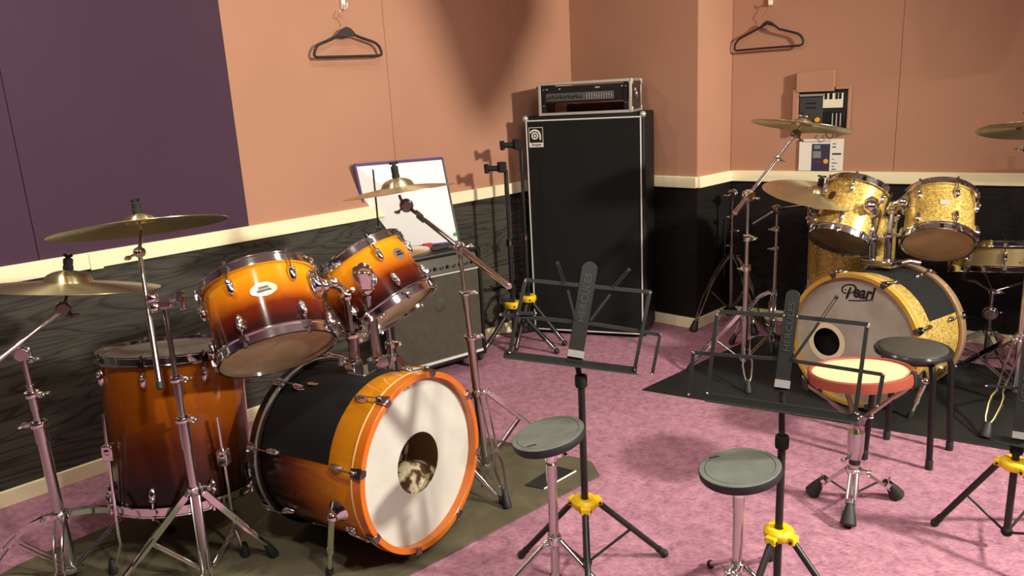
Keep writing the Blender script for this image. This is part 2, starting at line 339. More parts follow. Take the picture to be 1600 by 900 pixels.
def plainwall(name, a, b, side):
    U = (b - a).normalized(); N = Vector((-U.y, U.x, 0))
    if N.dot((a + b) / 2 - Vector((0.3, 1.0, 0))) < 0: N = -N
    L = (b - a).length
    m = (a + b) / 2
    w = MB().box(m + N * 0.06 + Vector((0, 0, CEIL / 2)), (U, N, (0, 0, 1)), (L / 2, 0.05, CEIL / 2)).build(name, CEILM, kind='structure')
    MB().box(m + Vector((0, 0, (CEIL + 0.83) / 2)), (U, N, (0, 0, 1)), (L / 2, 0.012, (CEIL - 0.83) / 2)).build('fabric_panel', PURPLE, w)
    MB().box(m + Vector((0, 0, 0.41)), (U, N, (0, 0, 1)), (L / 2, 0.012, 0.41)).build('wood_wainscot', WOOD_SHADED, w)
plainwall('wall_nearleft', pA, pC, 'l'); plainwall('wall_front', pC, pD, 'f'); plainwall('wall_nearright', pD, pB, 'r')
foot = [pA, pC, pD, pB, cs3, c2s, c12]
cen = Vector((0.4, 1.2, 0)); foot = [p + (p - cen).normalized() * 0.08 for p in foot]
MB().prism([p + Vector((0, 0, -0.06)) for p in foot], (0, 0, 1), 0.06).build('floor', CARPET, kind='structure')
MB().prism([p + Vector((0, 0, CEIL)) for p in foot], (0, 0, 1), 0.06).build('ceiling', CEILM, kind='structure')
jc = PL(150, 408, N1, D1 - .019); MB().box(jc, (U1, N1, (0, 0, 1)), (.022, .004, .031)).build('trim_1', RAIL, kind='structure', bevel=.002)
# ------------------------------------------------------------------ floor mats
def flat(pts, z0, t, name, m, label, cat):
    c = sum((Vector((p[0], p[1], 0)) for p in pts), Vector()) / len(pts)
    o = MB().prism([(p[0], p[1], z0) for p in pts], (0, 0, 1), t).build(name, m, origin=(c.x, c.y, z0), bevel=min(0.0015, t / 3)); return tag(o, label, cat)
flat([(-1.575, 2.125), (-0.637, 3.165), (0.225, 2.628), (0.262, 2.595), (0.278, 2.49), (-0.341, 1.959), (-1.02, 1.36), (-1.62, 2.03)], 0.0005, 0.004, 'drum_mat', OLIVE, 'olive green floor mat under the sunburst drum kit', 'mat')
flat([(0.566, 3.268), (1.781, 2.505), (2.75, 1.93), (3.05, 2.35), (1.65, 3.93), (1.30, 3.93)], 0.0005, 0.005, 'drum_mat', MATBLK, 'black floor mat under the gold sparkle drum kit', 'mat')
pp = [G(820, 759, .005), G(868, 729, .005), G(900, 737, .005), G(850, 765, .005)]
o = flat([(p.x, p.y) for p in pp], 0.0046, 0.004, 'rubber_plate', mat('plate_black', (0.018, 0.018, 0.018), 0.45), 'small black plate with pale edge lying on the olive mat', 'plate')
e = MB().bar(pp[2] + Vector((0, 0, .003)), pp[3] + Vector((0, 0, .003)), 0.004, 0.004, (0, 0, 1)); e.build('edge_strip', WHITE, o, label='pale edge strip', origin=o.location).location = (0, 0, 0)

# ------------------------------------------------------------------ drum parts
def rim_profile(r, a, s):                                # a: shell edge, s: +1 top / -1 bottom
    pr = [(r + .003, a - s * .016), (r + .013, a - s * .016), (r + .013, a - s * .012), (r + .0065, a - s * .010), (r + .006, a + s * .009), (r + .010, a + s * .011), (r + .010, a + s * .014), (r + .002, a + s * .014), (r + .001, a + s * .003), (r + .003, a)]
    return pr
def lug_shape(mb, C, out, ax):
    t = ax.cross(out)
    mb.ball(C + out * .006, .001, (t, ax, out), (11, 26, 12), 12, 8)
    mb.ball(C + out * .012 + ax * .009, .001, (t, ax, out), (8.5, 11, 10), 10, 7)
def drum(name, label, cat, C, n, r, L, shell, nl, a0, heads, rimz=CHROME, badge=None, group=None, lugs_both=True, ref=None):
    C = Vector(C); view = CAMP - (C + Vector(n) * L / 2); u, v, n = frame(n, view)
    root = thing(name, tuple(C), label, cat, group)
    MB().lathe([(r - .007, 0), (r, 0), (r, L), (r - .007, L)], C, n, 72, view, closed=True).build('shell', shell, root)
    MB().lathe([(r - .0075, .002), (r - .0075, L - .002)], C, n, 48, view).build('inner_shell', PALEIN, root)
    MB().lathe(rim_profile(r, L, 1), C, n, 72, view, closed=True).build('top_rim', rimz, root)
    MB().lathe(rim_profile(r, 0, -1), C, n, 72, view, closed=True).build('bottom_rim', rimz, root)
    MB().lathe([(0, L + .002), (r - .01, L + .002), (r + .002, L), (r + .002, L - .004)], C, n, 72, view).build('top_head', heads[0], root)
    MB().lathe([(0, -.002), (r - .01, -.002), (r + .002, 0), (r + .002, .004)], C, n, 72, view).build('bottom_head', heads[1], root)
    for k in range(nl):
        for s in (1, -1):
            a = a0 + 2 * math.pi * k / nl + (0 if (s > 0 or not lugs_both) else math.pi / nl * 0)
            out = u * math.cos(a) + v * math.sin(a); ax = n * s
            edge = C + n * (L if s > 0 else 0); cc = edge - ax * .052 + out * r
            mb = MB(); lug_shape(mb, cc, out, ax); lg = mb.build('lug', CHROME, root)
            mb = MB().tube([cc + out * .010 + ax * .012, edge + out * (r + .010) + ax * .016], .0026, 6)
            mb.tube([edge + out * (r + .010) + ax * .010, edge + out * (r + .010) + ax * .020], .005, 8)
            mb.box(edge + out * (r + .010) - ax * .006, (out, n.cross(out), n), (.007, .009, .009))
            mb.build('tension_rod', CHROME, lg)
    if badge:
        ab, hb, w, h = badge; out = u * math.cos(ab) + v * math.sin(ab); t = n.cross(out)
        mb = MB(); poly = []
        for k in range(28):
            q = 2 * math.pi * k / 28; rr = 1 + .06 * math.cos(4 * q)
            x = w * rr * math.copysign(abs(math.cos(q)) ** .7, math.cos(q)); y = h * rr * math.copysign(abs(math.sin(q)) ** .8, math.sin(q))
            aa = ab + x / r; o2 = u * math.cos(aa) + v * math.sin(aa); poly.append(C + n * (hb + y) + o2 * (r - .0002))
        mb.prism(poly, out, .0022); bd = mb.build('badge', mat('badge_silver', (0.62, 0.55, 0.42), 0.25, 0.8), root, label='silver plate badge')
        mb = MB()
        for yy, ww in ((.3, .5), (-.15, .7)):
            mb.box(C + n * (hb + yy * h) + out * (r + .0026), (t, n, out), (w * ww * .8, h * .14, .0004))
        mb.build('badge_mark', DARKCHROME, bd)
    return root, u, v, n
def bass_drum(label, C, n, r, L, shell, hoopF, hoopR, headF, hole, wrap, inlays, clawm, spur, holecol=None, cover=None, group=None):
    """C: centre of the front hoop edge, n: outward normal of the front head"""
    C = Vector(C); n = Vector(n).normalized(); u, v, n = frame(n, (0, 0, 1))     # u up, v = n x u
    hd = .036; ro = r + .014
    B = C - n * hd                                         # shell front edge
    root = thing('bass_drum', (C.x - n.x * (L / 2 + hd), C.y - n.y * (L / 2 + hd), 0.005), label, 'bass drum', group)
    MB().lathe([(r - .008, -L), (r, -L), (r, 0), (r - .008, 0)], B, n, 96, (0, 0, 1), closed=True).build('shell', shell, root)
    MB().lathe([(r - .0085, -L + .001), (r - .0085, -.001)], B, n, 64, (0, 0, 1)).build('inner_shell', WOODIN, root)
    for nm, off, s, hm, ins in (('front_hoop', 0.0, 1, hoopF, inlays[0]), ('rear_hoop', -L, -1, hoopR, inlays[1])):
        e = B + n * off
        h = MB().lathe([(r + .0025, -.004 * s), (ro, -.004 * s), (ro, hd * s), (r - .004, hd * s), (r - .004, .004 * s), (r + .0025, .004 * s)], e, n, 96, (0, 0, 1), closed=True).build(nm, hm, root, bevel=.0015)
        if ins: MB().lathe([(ro - .001, ins[0] * s), (ro + .0008, ins[0] * s), (ro + .0008, ins[1] * s), (ro - .001, ins[1] * s)], e, n, 96, (0, 0, 1), closed=True).build('inlay', ins[2], h, label='pale band round the hoop')
    a0, hu, hv, hr = hole
    hc = B + n * .008 + u * hu + v * hv
    mb = MB(); m = 96                                      # head ring with an off-centre port hole
    for k in range(m):
        t = 2 * math.pi * k / m; d = u * math.cos(t) + v * math.sin(t)
        mb.v += [hc + d * hr, B + n * .008 + d * (r + .001)]
    for k in range(m):
        k2 = (k + 1) % m; mb.face((2 * k, 2 * k + 1, 2 * k2 + 1, 2 * k2))
    fh = mb.build('front_head', headF, root)
    MB().tube([B + n * .004 + (u * math.cos(2 * math.pi * k / 96) + v * math.sin(2 * math.pi * k / 96)) * (r - .001) for k in range(96)], .005, 8, close=True).build('head_collar', DARKCHROME, root)
    if a0: MB().lathe([(hr - .001, 0), (hr - .001, .0012), (hr + a0, .0012), (hr + a0, 0)], hc, n, 64, (0, 0, 1), closed=True).build('port_ring', mat('port_cream', (0.80, 0.70, 0.45), 0.5), fh, label='cream ring round the port hole')
    MB().lathe([(0, .003), (r, .003)], B - n * L, n, 64, (0, 0, 1)).build('rear_head', HEADT if holecol is None else holecol, root)
    if cover:
        c0, c1, f0, f1, cm = cover                        # angles about n from up, fractions of the depth from the rear
        pr = [(r + .0006, -L + L * f0), (r + .0022, -L + L * f0), (r + .0022, -L + L * f1), (r + .0006, -L + L * f1)]
        MB().lathe(pr, B, n, 48, (0, 0, 1), closed=True, a0=c0, a1=c1).build('shell_cover', cm, root, label='black rubber sheet over the top of the shell')
    for k in range(8):                                     # claws, rods and lugs
        a = clawm + 2 * math.pi * k / 8; d = u * math.cos(a) + v * math.sin(a); t = n.cross(d)
        for e, s in ((B, 1), (B - n * L, -1)):
            ax = n * s; mb = MB()
            tri = lambda w, x: e + d * (ro + .002) + t * w + ax * x
            mb.prism([tri(-.012, .002), tri(.012, .002), tri(.017, hd + .004), tri(-.017, hd + .004)], d, .004)
            mb.prism([e + ax * (hd + .001) + d * (ro + .003) + t * -.014, e + ax * (hd + .001) + d * (ro + .003) + t * .014, e + ax * (hd + .001) + d * (ro - .016) + t * .008, e + ax * (hd + .001) + d * (ro - .016) + t * -.008], ax, .004)
            mb.ball(e + ax * .012 + d * (ro + .010), .007, (t, ax, d), (1, 1.5, .8), 10, 7)
            cl = mb.build('claw_hook', DARKCHROME if s > 0 else CHROME, root, bevel=.001)
            MB().tube([e + ax * .016 + d * (ro + .010), e - ax * .055 + d * (ro + .006)], .003, 7).build('tension_rod', CHROME, cl)
            mb = MB(); lug_shape(mb, e - ax * .066 + d * r, d, ax); mb.ball(e - ax * .058 + d * (r + .012), .001, (t, ax, d), (8, 17, 8), 10, 7); mb.build('lug', CHROME, root)
    for s, foot, ang, off in spur:                         # spur legs
        d = u * math.cos(ang) + v * math.sin(ang); p = B - n * off + d * r; t = n.cross(d)
        mb = MB().lathe([(0, .022), (.018, .022), (.024, .014), (.034, .004), (.036, 0)], p - d * .001, d, 28, n)
        mb.ball(p + d * .026, .017, None, (1, 1, 1), 12, 8); br = mb.build('spur_bracket', CHROME, root)
        f = Vector(foot); q = p + d * .028; dr = (f - q).normalized()
        sp = MB().tube([q - dr * .012, q + (f - q) * .55], .0105, 12).tube([q + (f - q) * .50, q + (f - q) * .92], .0075, 10)
        sp.tube([q + (f - q) * .50, q + (f - q) * .56], .012, 12).tube([q + (f - q) * .53 - t * .02, q + (f - q) * .53 + t * .02], .0035, 7)
        so = sp.build('spur_leg', CHROME, root); MB().lathe([(.004, -.004), (.011, .0), (.012, .02), (.007, .035)], f + Vector((0, 0, .004)) - dr * 0, -dr, 14).build('rubber_foot', RUBBER, so)
    return root, u, v, n, B

# ------------------------------------------------------------------ cymbals
def cymbal(label, C, n, r, m=BRASS, bell=.2, bow=.11, cat='cymbal', name='crash_cymbal', group=None, flip=1):
    C = Vector(C); u, v, n = frame(n, CAMP - C); pr = []; rb = r * bell
    def h(x):                                              # height of the top above the rim level
        if x < rb: return r * bow + .55 * rb * math.sqrt(max(0, 1 - (x / rb) ** 2) * .9 + .0)
        q = (x - rb) / (r - rb); return r * bow * (1 - q ** 1.35)
    xs = [.006] + [rb * k / 8 for k in range(1, 9)] + [rb + (r - rb) * k / 14 for k in range(1, 15)]
    top = [(x, h(x) * flip) for x in xs]; th = .0016
    prof = top + [(x, hh - th) for x, hh in reversed(top)]
    mb = MB(); mb.lathe(prof, C, n, 72, CAMP - C, closed=True, vr=(0, 1)); 
    # uv: radius in v
    i = 0; np_ = len(prof)
    for k, f in enumerate(mb.f): mb.uv[k] = [(0, ((mb.v[q] - C) - n * (mb.v[q] - C).dot(n)).length) for q in f]
    o = mb.build(name, m, origin=tuple(C)); return tag(o, label, cat, group), C + n * (r * bow + .5 * rb) * flip, n

# ------------------------------------------------------------------ hardware
def leg_mesh(mb, hub, foot, knee=.5, gap=.011, w=.017, arch=0.0, t=None):
    """two parallel chrome strips from the hub to the foot, waisted at the brace"""
    hub, foot = Vector(hub), Vector(foot); d = foot - hub; side = Vector((-d.y, d.x, 0)).normalized()
    qs = [0, .15, .3, .45, .6, .66, .74, .88, .97]; gs = [gap, gap, gap * .95, gap * .85, gap * .7, gap * 1.25, gap * 1.25, gap * .85, .002]
    ws = [w, w, w, w, w, w * .55, w * .5, w * .45, w * .4]
    for s in (-1, 1):
        rings = []
        for q, g, ww in zip(qs, gs, ws):
            p = hub + d * q + side * g * s + Vector((0, 0, arch * math.sin(math.pi * min(1, q / .9)))); up = side.cross(d.normalized()); b = len(mb.v); rings.append(b)
            for x, y in ((-.0016, -.5), (.0016, -.5), (.0016, .5), (-.0016, .5)): mb.v.append(p + side * x + up * (ww * y))
        for a, b in zip(rings[:-1], rings[1:]):
            for k in range(4): mb.face((a + k, a + (k + 1) % 4, b + (k + 1) % 4, b + k))
        mb.face([rings[0] + k for k in (3, 2, 1, 0)]); mb.face([rings[-1] + k for k in range(4)])
        mb.tube([hub + d * q + side * g * s + Vector((0, 0, arch * math.sin(math.pi * min(1, q / .9)) + .004)) for q, g in zip(qs[3:], gs[3:])], .0042, 8)
def tripod(root, xy, zh, zl, feet, m=CHROME, arch=0.0, brace=True, gap=.011, rf=.016):
    x, y = xy
    for f in feet:
        f = Vector((f[0], f[1], .03)); d = Vector((f.x - x, f.y - y, 0)); dn = d.normalized()
        hub = Vector((x, y, zh)) + dn * .022
        mb = MB(); leg_mesh(mb, hub, f, gap=gap, arch=arch); lg = mb.build('leg', m, root)
        ax = (f - hub).normalized()
        MB().lathe([(0, -.03), (rf * .55, -.028), (rf * .8, 0), (rf, .022), (rf * .9, .032), (0, .034)], f - Vector((0, 0, .006)) - ax * .012, (ax + Vector((0, 0, -.6))).normalized(), 16).build('rubber_foot', RUBBER, lg)
        if brace:
            mid = hub + (f - hub) * .5; side = Vector((-d.y, d.x, 0)).normalized(); b = MB()
            for s in (-1, 1): b.tube([Vector((x, y, zl)) + dn * .018 + side * s * .007, mid + side * s * .007], .0034, 7)
            b.build('brace', m, lg)
def pole_parts(root, xy, segs, m=STEEL):
    """segs: [(z0,z1,r)]"""
    for z0, z1, r in segs:
        MB().tube([(xy[0], xy[1], z0), (xy[0], xy[1], z1)], r, 16).build('pole', m, root)
def collar(root, C, r, h=.022, wing=None, m=CHROME, ax=(0, 0, 1)):
    C = Vector(C); ax = Vector(ax).normalized()
    mb = MB().lathe([(r, -h), (r + .006, -h), (r + .007, -h * .5), (r + .007, h * .5), (r + .006, h), (r, h)], C, ax, 20, closed=True)
    w = Vector(wing) if wing else None
    if w is not None:
        w = (w - ax * w.dot(ax)).normalized(); mb.box(C + w * (r + .010), (w, ax, w.cross(ax)), (.010, h * .7, .007))
    co = mb.build('collar', m, root, bevel=.001)
    if w is not None:
        q = C + w * (r + .024); t = w.cross(ax); wb = MB().tube([C + w * r, q], .004, 8).ball(q, .007)
        for s in (-1, 1): wb.ball(q + t * .013 * s + w * .003, .001, (t, ax, w), (9, 4, 7), 10, 6)
        wb.build('wing_nut', m, co)
    return co
def cymbal_top(root, C, n, felt=True, tall=.05):
    """felts, sleeve and wing nut on the cymbal's bell"""
    C = Vector(C); n = Vector(n).normalized()
    if felt: MB().lathe([(.004, .0), (.013, .001), (.014, .010), (.012, .018), (.013, .020), (.013, tall * .72), (.010, tall * .8), (.004, tall * .8)], C, n, 18, closed=True).build('felt_washer', FELT, root, label='black felt and cup over the cymbal')
    mb = MB().tube([C - n * .045, C + n * (tall + .004)], .0032, 8); mb.build('threaded_rod', CHROME, root)
    t = n.cross(Vector((.3, .8, .1))).normalized()
    wb = MB().lathe([(.003, tall * .78), (.008, tall * .78), (.006, tall), (.003, tall)], C, n, 12, closed=True)
    for s in (-1, 1): wb.ball(C + n * tall * .98 + t * .012 * s, .001, (t, n, n.cross(t)), (8, 5, 2.5), 10, 6)
    wb.build('wing_nut', FELT if felt else CHROME, root)
def tilter(root, C, ax, r=.016, wing=None, m=CHROME):
    C = Vector(C); ax = Vector(ax).normalized(); mb = MB().lathe([(0, -r), (r, -r), (r * 1.1, -r * .6), (r * 1.1, r * .6), (r, r), (0, r)], C, ax, 22)
    mb.lathe([(r * 1.12, -r * .35), (r * 1.3, -r * .35), (r * 1.3, r * .35), (r * 1.12, r * .35)], C, ax, 18, closed=True)
    t = mb.build('tilter', m, root, bevel=.001)
    if wing:
        w = Vector(wing).normalized(); q = C + w * (r + .022); s = w.cross(Vector((0, 0, 1))).normalized()
        MB().tube([C, q], .004, 8).ball(q + s * .010, .001, None, (10, 8, 5), 10, 6).ball(q - s * .010, .001, None, (10, 8, 5), 10, 6).build('wing_nut', m, t)
    return t
def vz(xy, py):                                            # height on the vertical through xy that shows at picture row py
    lo, hi = 0.0, 2.4
    for _ in range(40):
        m = (lo + hi) / 2; q = Vector((xy[0], xy[1], m)) - CAMP
        c = [sum(ROT[i][k] * q[k] for k in range(3)) for i in range(3)]
        if 450 + 1200 * c[1] / c[2] > py: lo = m
        else: hi = m
    return lo
#PART2
def online(A, B, py):
    lo, hi = 0.0, 1.0
    for _ in range(30):
        m = (lo + hi) / 2; q = A.lerp(B, m) - CAMP; c = [sum(ROT[i][k] * q[k] for k in range(3)) for i in range(3)]
        if 450 + 1200 * c[1] / c[2] > py: lo = m
        else: hi = m
    return A.lerp(B, lo)
def pole_line(root, A, B, rows, radii, m=STEEL):
    """a telescoping pole from A to B with joints at the given picture rows"""
    pts = [Vector(A)] + [online(Vector(A), Vector(B), r) for r in rows] + [Vector(B)]
    for i, r in enumerate(radii):
        MB().tube([pts[i], pts[i + 1] + (pts[i + 1] - pts[i]).normalized() * .006], r, 16).build('pole', m, root)
    return pts
def pixn(a, b, away):
    """unit normal of a disc whose long axis runs between two picture points and which is tipped by 'away'"""
    ax = (Vector(b) - Vector(a)).normalized(); v = ((Vector(a) + Vector(b)) / 2 - CAMP).normalized()
    n = ax.cross(v).normalized()
    if n.z < 0: n = -n
    return (n + v * away).normalized()

# ================================================================== SUNBURST KIT
bd1n = Vector((.828, -.558, .045)).normalized()
fur = mat('spotted_fur', (0.7, 0.6, 0.4), 0.95, 0, 0.1); _t = NT(fur); _n, _ = _t.noise(30, 2, 0.5); _r = _t.ramp([(0.44, (0.09, 0.05, 0.025)), (0.53, (0.55, 0.42, 0.25)), (0.60, (0.80, 0.70, 0.50))]); _t.l(_n, 'Fac', _r, 'Fac'); _t.base(_r, 'Color')
_n2, _ = _t.noise(240, 3, 0.7); _t.bump(_n2, 'Fac', 0.8, 0.01)
BD1, b1u, b1v, b1n, B1 = bass_drum('orange sunburst bass drum with white front head lying on its side', (-.284, 2.084, .296), bd1n, .254, .394, BURSTB, HOOPW, HOOPB, HEADW,
    (0, -.008, 0, .092), None, ((.0, .005, INLAY), (.0, .009, SILV)), math.radians(28),
    ((1, G(515, 899), math.radians(104), .085), (-1, G(791, 790), math.radians(-112), .06)), cover=(math.radians(-62), math.radians(73), .02, .74, BLACKM))
mb = MB()                                                  # maker's label outline printed on the head
lc = PL(635, 606, b1n, b1n.dot(B1 + b1n * .0086))
for s in (-1, 1):
    mb.box(lc + b1u * .006 * s, (b1v, b1u, b1n), (.012, .0008, .0003)); mb.box(lc + b1v * .012 * s, (b1v, b1u, b1n), (.0008, .0065, .0003))
for k in range(-2, 3): mb.box(lc + b1v * .004 * k, (b1v, b1u, b1n), (.0012, .003, .0003))
mb.build('head_label', DARKCHROME, BD1)
def cushion(C, ax, sc, label, seed):
    rnd = random.Random(seed); mb = MB().ball(C, .001, ax, tuple(1000 * s for s in sc), 40, 26)
    ph = [(rnd.uniform(0, 6), rnd.uniform(18, 34), rnd.uniform(0, 6)) for _ in range(6)]
    for i, v in enumerate(mb.v):
        d = (v - Vector(C)); k = sum(math.sin(v.x * f + p) * math.cos(v.y * f * 1.1 + q) * math.sin(v.z * f * .9 + p) for p, f, q in ph) / 6
        mb.v[i] = Vector(C) + d * (1 + .50 * k)
    o = mb.build('fur_cushion', fur, origin=tuple(C), sub=1); return tag(o, label, 'cushion')
cushion(B1 - b1n * .085 - b1u * .125 + b1v * .01, (b1v, b1n, b1u), (.17, .075, .085), 'spotted cream fur cushion behind the port of the sunburst bass drum, lower front', 3)
cushion(B1 - b1n * .19 - b1u * .03, (b1v, b1n, b1u), (.19, .055, .125), 'darker fur cushion at the back inside the sunburst bass drum', 5)
MB_ = MB
hold = thing('tom_holder', (-.5, 2.23, .545), 'chrome double tom holder on top of the sunburst bass drum', 'tom holder')
mtop = Vector((-.5, 2.23, .268)) + b1u * .256
mb = MB().box(P(573, 580, 2.355), (b1n, b1v, b1u), (.036, .05, .008)); mb.build('mount_plate', CHROME, hold, bevel=.003)
MB().box(P(590, 566, 2.365), (b1n, b1v, b1u), (.022, .026, .018)).build('mount_block', CHROME, hold, bevel=.004)
MB().box(P(553, 573, 2.35), (b1n, b1v, b1u), (.020, .022, .020)).build('mount_block', CHROME, hold, bevel=.004)
for nm, pts in (('l', [P(556, 586, 2.36), P(551, 522, 2.335), P(541, 462, 2.305)]), ('r', [P(592, 576, 2.37), P(580, 492, 2.33), P(573, 452, 2.30)])):
    lo, mi, hi = pts
    p = MB().tube([lo, mi], .0165, 16).tube([mi, hi], .0125, 14).build('post', DARKCHROME, hold)
    collar(p, mi, .0165, .010, (1, -.3, 0), CHROME, hi - lo); p2 = MB().ball(hi, .023).build('ball_joint', CHROME, p)
MB().tube([P(541, 460, 2.305), P(530, 446, 2.285), P(515, 444, 2.265), P(503, 449, 2.25)], [.014, .013, .013, .016], 14).ball(P(522, 442, 2.27), .017).ball(P(507, 446, 2.255), .02).build('tom_arm', CHROME, hold)
MB().tube([P(573, 452, 2.30), P(571, 440, 2.285)], [.016, .018], 14).box(P(571, 437, 2.275), ((1, 0, 0), (0, 1, .2), (0, -.2, 1)), (.017, .014, .03)).build('tom_arm', CHROME, hold, bevel=.005)
wb = MB().tube([P(541, 460, 2.30), P(549, 455, 2.28)], .005, 8).ball(P(551, 453, 2.275), .009).tube([P(560, 560, 2.33), P(538, 565, 2.33)], .005, 8).ball(P(537, 566, 2.33), .010).ball(P(533, 569, 2.33), .010); wb.build('wing_nut', CHROME, hold)

TLn = Vector((-.298, .505, .81)).normalized(); TLc = Vector((-.663, 2.05, .664)) + TLn * .014
TL, *_ = drum('tom', 'orange sunburst tom showing its tan bottom head, larger and left on the bass drum', 'tom drum', TLc, TLn, .157, .213, BURST, 6, math.radians(34), (HEADS, HEADT), badge=(math.radians(3), .125, .034, .019))
TRn = Vector((-.529, .311, .79)).normalized(); TRc = Vector((-.38, 2.361, .673)) + TRn * .013
TR, tu, tv, tn = drum('tom', 'orange sunburst tom tipped over in front of the whiteboard', 'tom drum', TRc, TRn, .152, .198, BURST, 6, math.radians(24), (HEADS, HEADT), badge=(math.radians(52), .125, .026, .019))
def bracket(root, C, out, ax, w=.03, h=.042):
    out = Vector(out).normalized(); ax = Vector(ax); t = ax.cross(out).normalized(); mb = MB()
    poly = [Vector(C) + t * w * x + ax * h * y for x, y in ((-.5, 1), (.5, 1), (1, .5), (1, -.5), (.5, -1), (-.5, -1), (-1, -.5), (-1, .5))]
    mb.prism(poly, out, .008); mb.ball(Vector(C) + out * .012, .001, (t, ax, out), (w * 620, h * 600, 16), 14, 9)
    b = mb.build('mounting_bracket', CHROME, root, bevel=.002)
    for x, y in ((-.6, .6), (.6, .6), (-.6, -.6), (.6, -.6)): MB().ball(Vector(C) + t * w * x + ax * h * y + out * .009, .005, None, (1, 1, 1), 8, 6).build('bolt', CHROME, b)
def onshell(root_c, n, r, px, py, ds=0):                   # nearest shell point behind a pixel
    n = Vector(n); d = ray(px, py); o = CAMP - Vector(root_c); dp = d - n * d.dot(n); op = o - n * o.dot(n)
    a, b_, c = dp.dot(dp), 2 * dp.dot(op), op.dot(op) - r * r; disc = max(0, b_ * b_ - 4 * a * c)
    s = (-b_ - math.sqrt(disc)) / (2 * a); p = CAMP + d * s; q = p - Vector(root_c); out = (q - n * q.dot(n)).normalized(); return p, out
p, o_ = onshell(TRc, TRn, .152, 570, 432); bracket(TR, p, o_, TRn)
p, o_ = onshell(TLc, TLn, .157, 490, 445); bracket(TL, p, o_, TLn)

ft = Vector((-1.084, 2.240, .173))
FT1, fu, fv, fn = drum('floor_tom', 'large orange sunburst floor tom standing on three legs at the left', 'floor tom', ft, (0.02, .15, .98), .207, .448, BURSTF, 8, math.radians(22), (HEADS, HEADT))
def ft_leg(root, top, low, knee, foot, sh):
    mb = MB().tube([top, low, knee, foot], .0052, 10); l = mb.build('leg', CHROME, root)
    MB().lathe([(.004, .0), (.013, .001), (.014, .012), (.008, .045), (.005, .05)], Vector(foot) - Vector((0, 0, .004)), (0, 0, 1), 14).build('rubber_foot', RUBBER, l)
    MB().box(sh, ((1, 0, 0), (0, 1, 0), (0, 0, 1)), (.016, .016, .024)).ball(Vector(sh) + Vector((0, 0, .005)), .019).build('leg_bracket', CHROME, root, bevel=.003)
fo = G(178, 895, .006); ft_leg(FT1, P(161, 648, 2.25), P(186, 838, 2.29), P(189, 850, 2.295), fo, P(171, 706, 2.265))
for a, fx in ((100, None), (-32, None)):
    d = Vector((math.cos(math.radians(a)), math.sin(math.radians(a)), 0)); q = Vector((ft.x, ft.y, 0)) + d * .228
    ft_leg(FT1, q + Vector((0, 0, .46)), q + Vector((0, 0, .11)), q + Vector((0, 0, .09)), q + d * .035 + Vector((0, 0, .006)), q + Vector((0, 0, .33)))

q_, o_ = onshell(B1, b1n, .2565, 490, 599); MB().prism([q_ + b1n * x + b1v * y for x, y in ((-.02, -.012), (.004, -.018), (.020, -.006), (.016, .012), (-.006, .016), (-.022, .006))], o_, .0012).build('worn_patch', mat('worn_brown', (.22, .11, .05), .7), BD1, label='brown worn patch on the black sheet')
# ---- straight stand with the ride cymbal (front left)
A = G(325, 893, .03); Bp = P(258, 486, 2.13)
SA = thing('cymbal_stand', (A.x, A.y, 0.005), 'chrome cymbal stand in front of the sunburst floor tom', 'cymbal stand')
pts = pole_line(SA, A, Bp, (672, 604), (.0135, .0095, .0075))
MB().tube([online(A, Bp, 700), online(A, Bp, 655)], .016, 16).build('sleeve', STEEL, SA); MB().tube([online(A, Bp, 622), online(A, Bp, 592)], .0125, 16).build('sleeve', STEEL, SA)
collar(SA, online(A, Bp, 655), .0150, .007, (1, -.2, 0)); collar(SA, online(A, Bp, 592), .0118, .007, (1, -.2, 0))
hb = online(A, Bp, 765); collar(SA, hb, .0145, .012, (1, .3, 0)); collar(SA, A + Vector((0, 0, .012)), .014, .008)
tripod(SA, (A.x, A.y), hb.z, .045, [(-.775, 2.09), (A.x - .24, A.y - .07), (A.x + .10, A.y - .235)])
t0, t1 = P(249, 597, 2.075), P(218, 394, 2.165); tc = P(239, 470, 2.12)
MB().tube([t0, t0.lerp(t1, .62)], .0085, 14).tube([t0.lerp(t1, .6), t1], .0062, 12).build('boom_arm', STEEL, SA); MB().tube([t0, t0 + (t0 - t1).normalized() * .02], .0092, 14).build('end_cap', RUBBER, SA)
mb = MB().box(P(253, 474, 2.11), (P(262, 474, 2.11) - P(240, 476, 2.11), (0, 1, 0), (0, 0, 1)), (.034, .018, .011)); mb.ball(P(238, 466, 2.10), .017).ball(P(242, 480, 2.10), .016).build('boom_clamp', CHROME, SA, bevel=.004)
MB().tube([P(266, 470, 2.10), P(282, 463, 2.08)], .008, 10).box(P(281, 463, 2.08), ((1, 0, 0), (0, 1, 0), (.1, 0, 1)), (.010, .007, .016)).box(P(286, 473, 2.08), ((1, 0, .1), (0, 1, 0), (.1, 0, 1)), (.006, .006, .020)).build('wing_bolt', CHROME, SA, bevel=.002)
nA = Vector((-.106, .198, .974)).normalized()
cA, topA, nA = cymbal('wide bronze ride cymbal tipped back high above the sunburst floor tom', (-1.057, 2.196, 1.020), nA, .240, BRASS, .19, .075, name='ride_cymbal')
tilter(SA, t1, (1, -.2, 0), .012, (-.8, -.3, -.35)); MB().tube([t1, topA - nA * .05], .0055, 10).build('sleeve', STEEL, SA); cymbal_top(SA, topA, nA, True, .042)

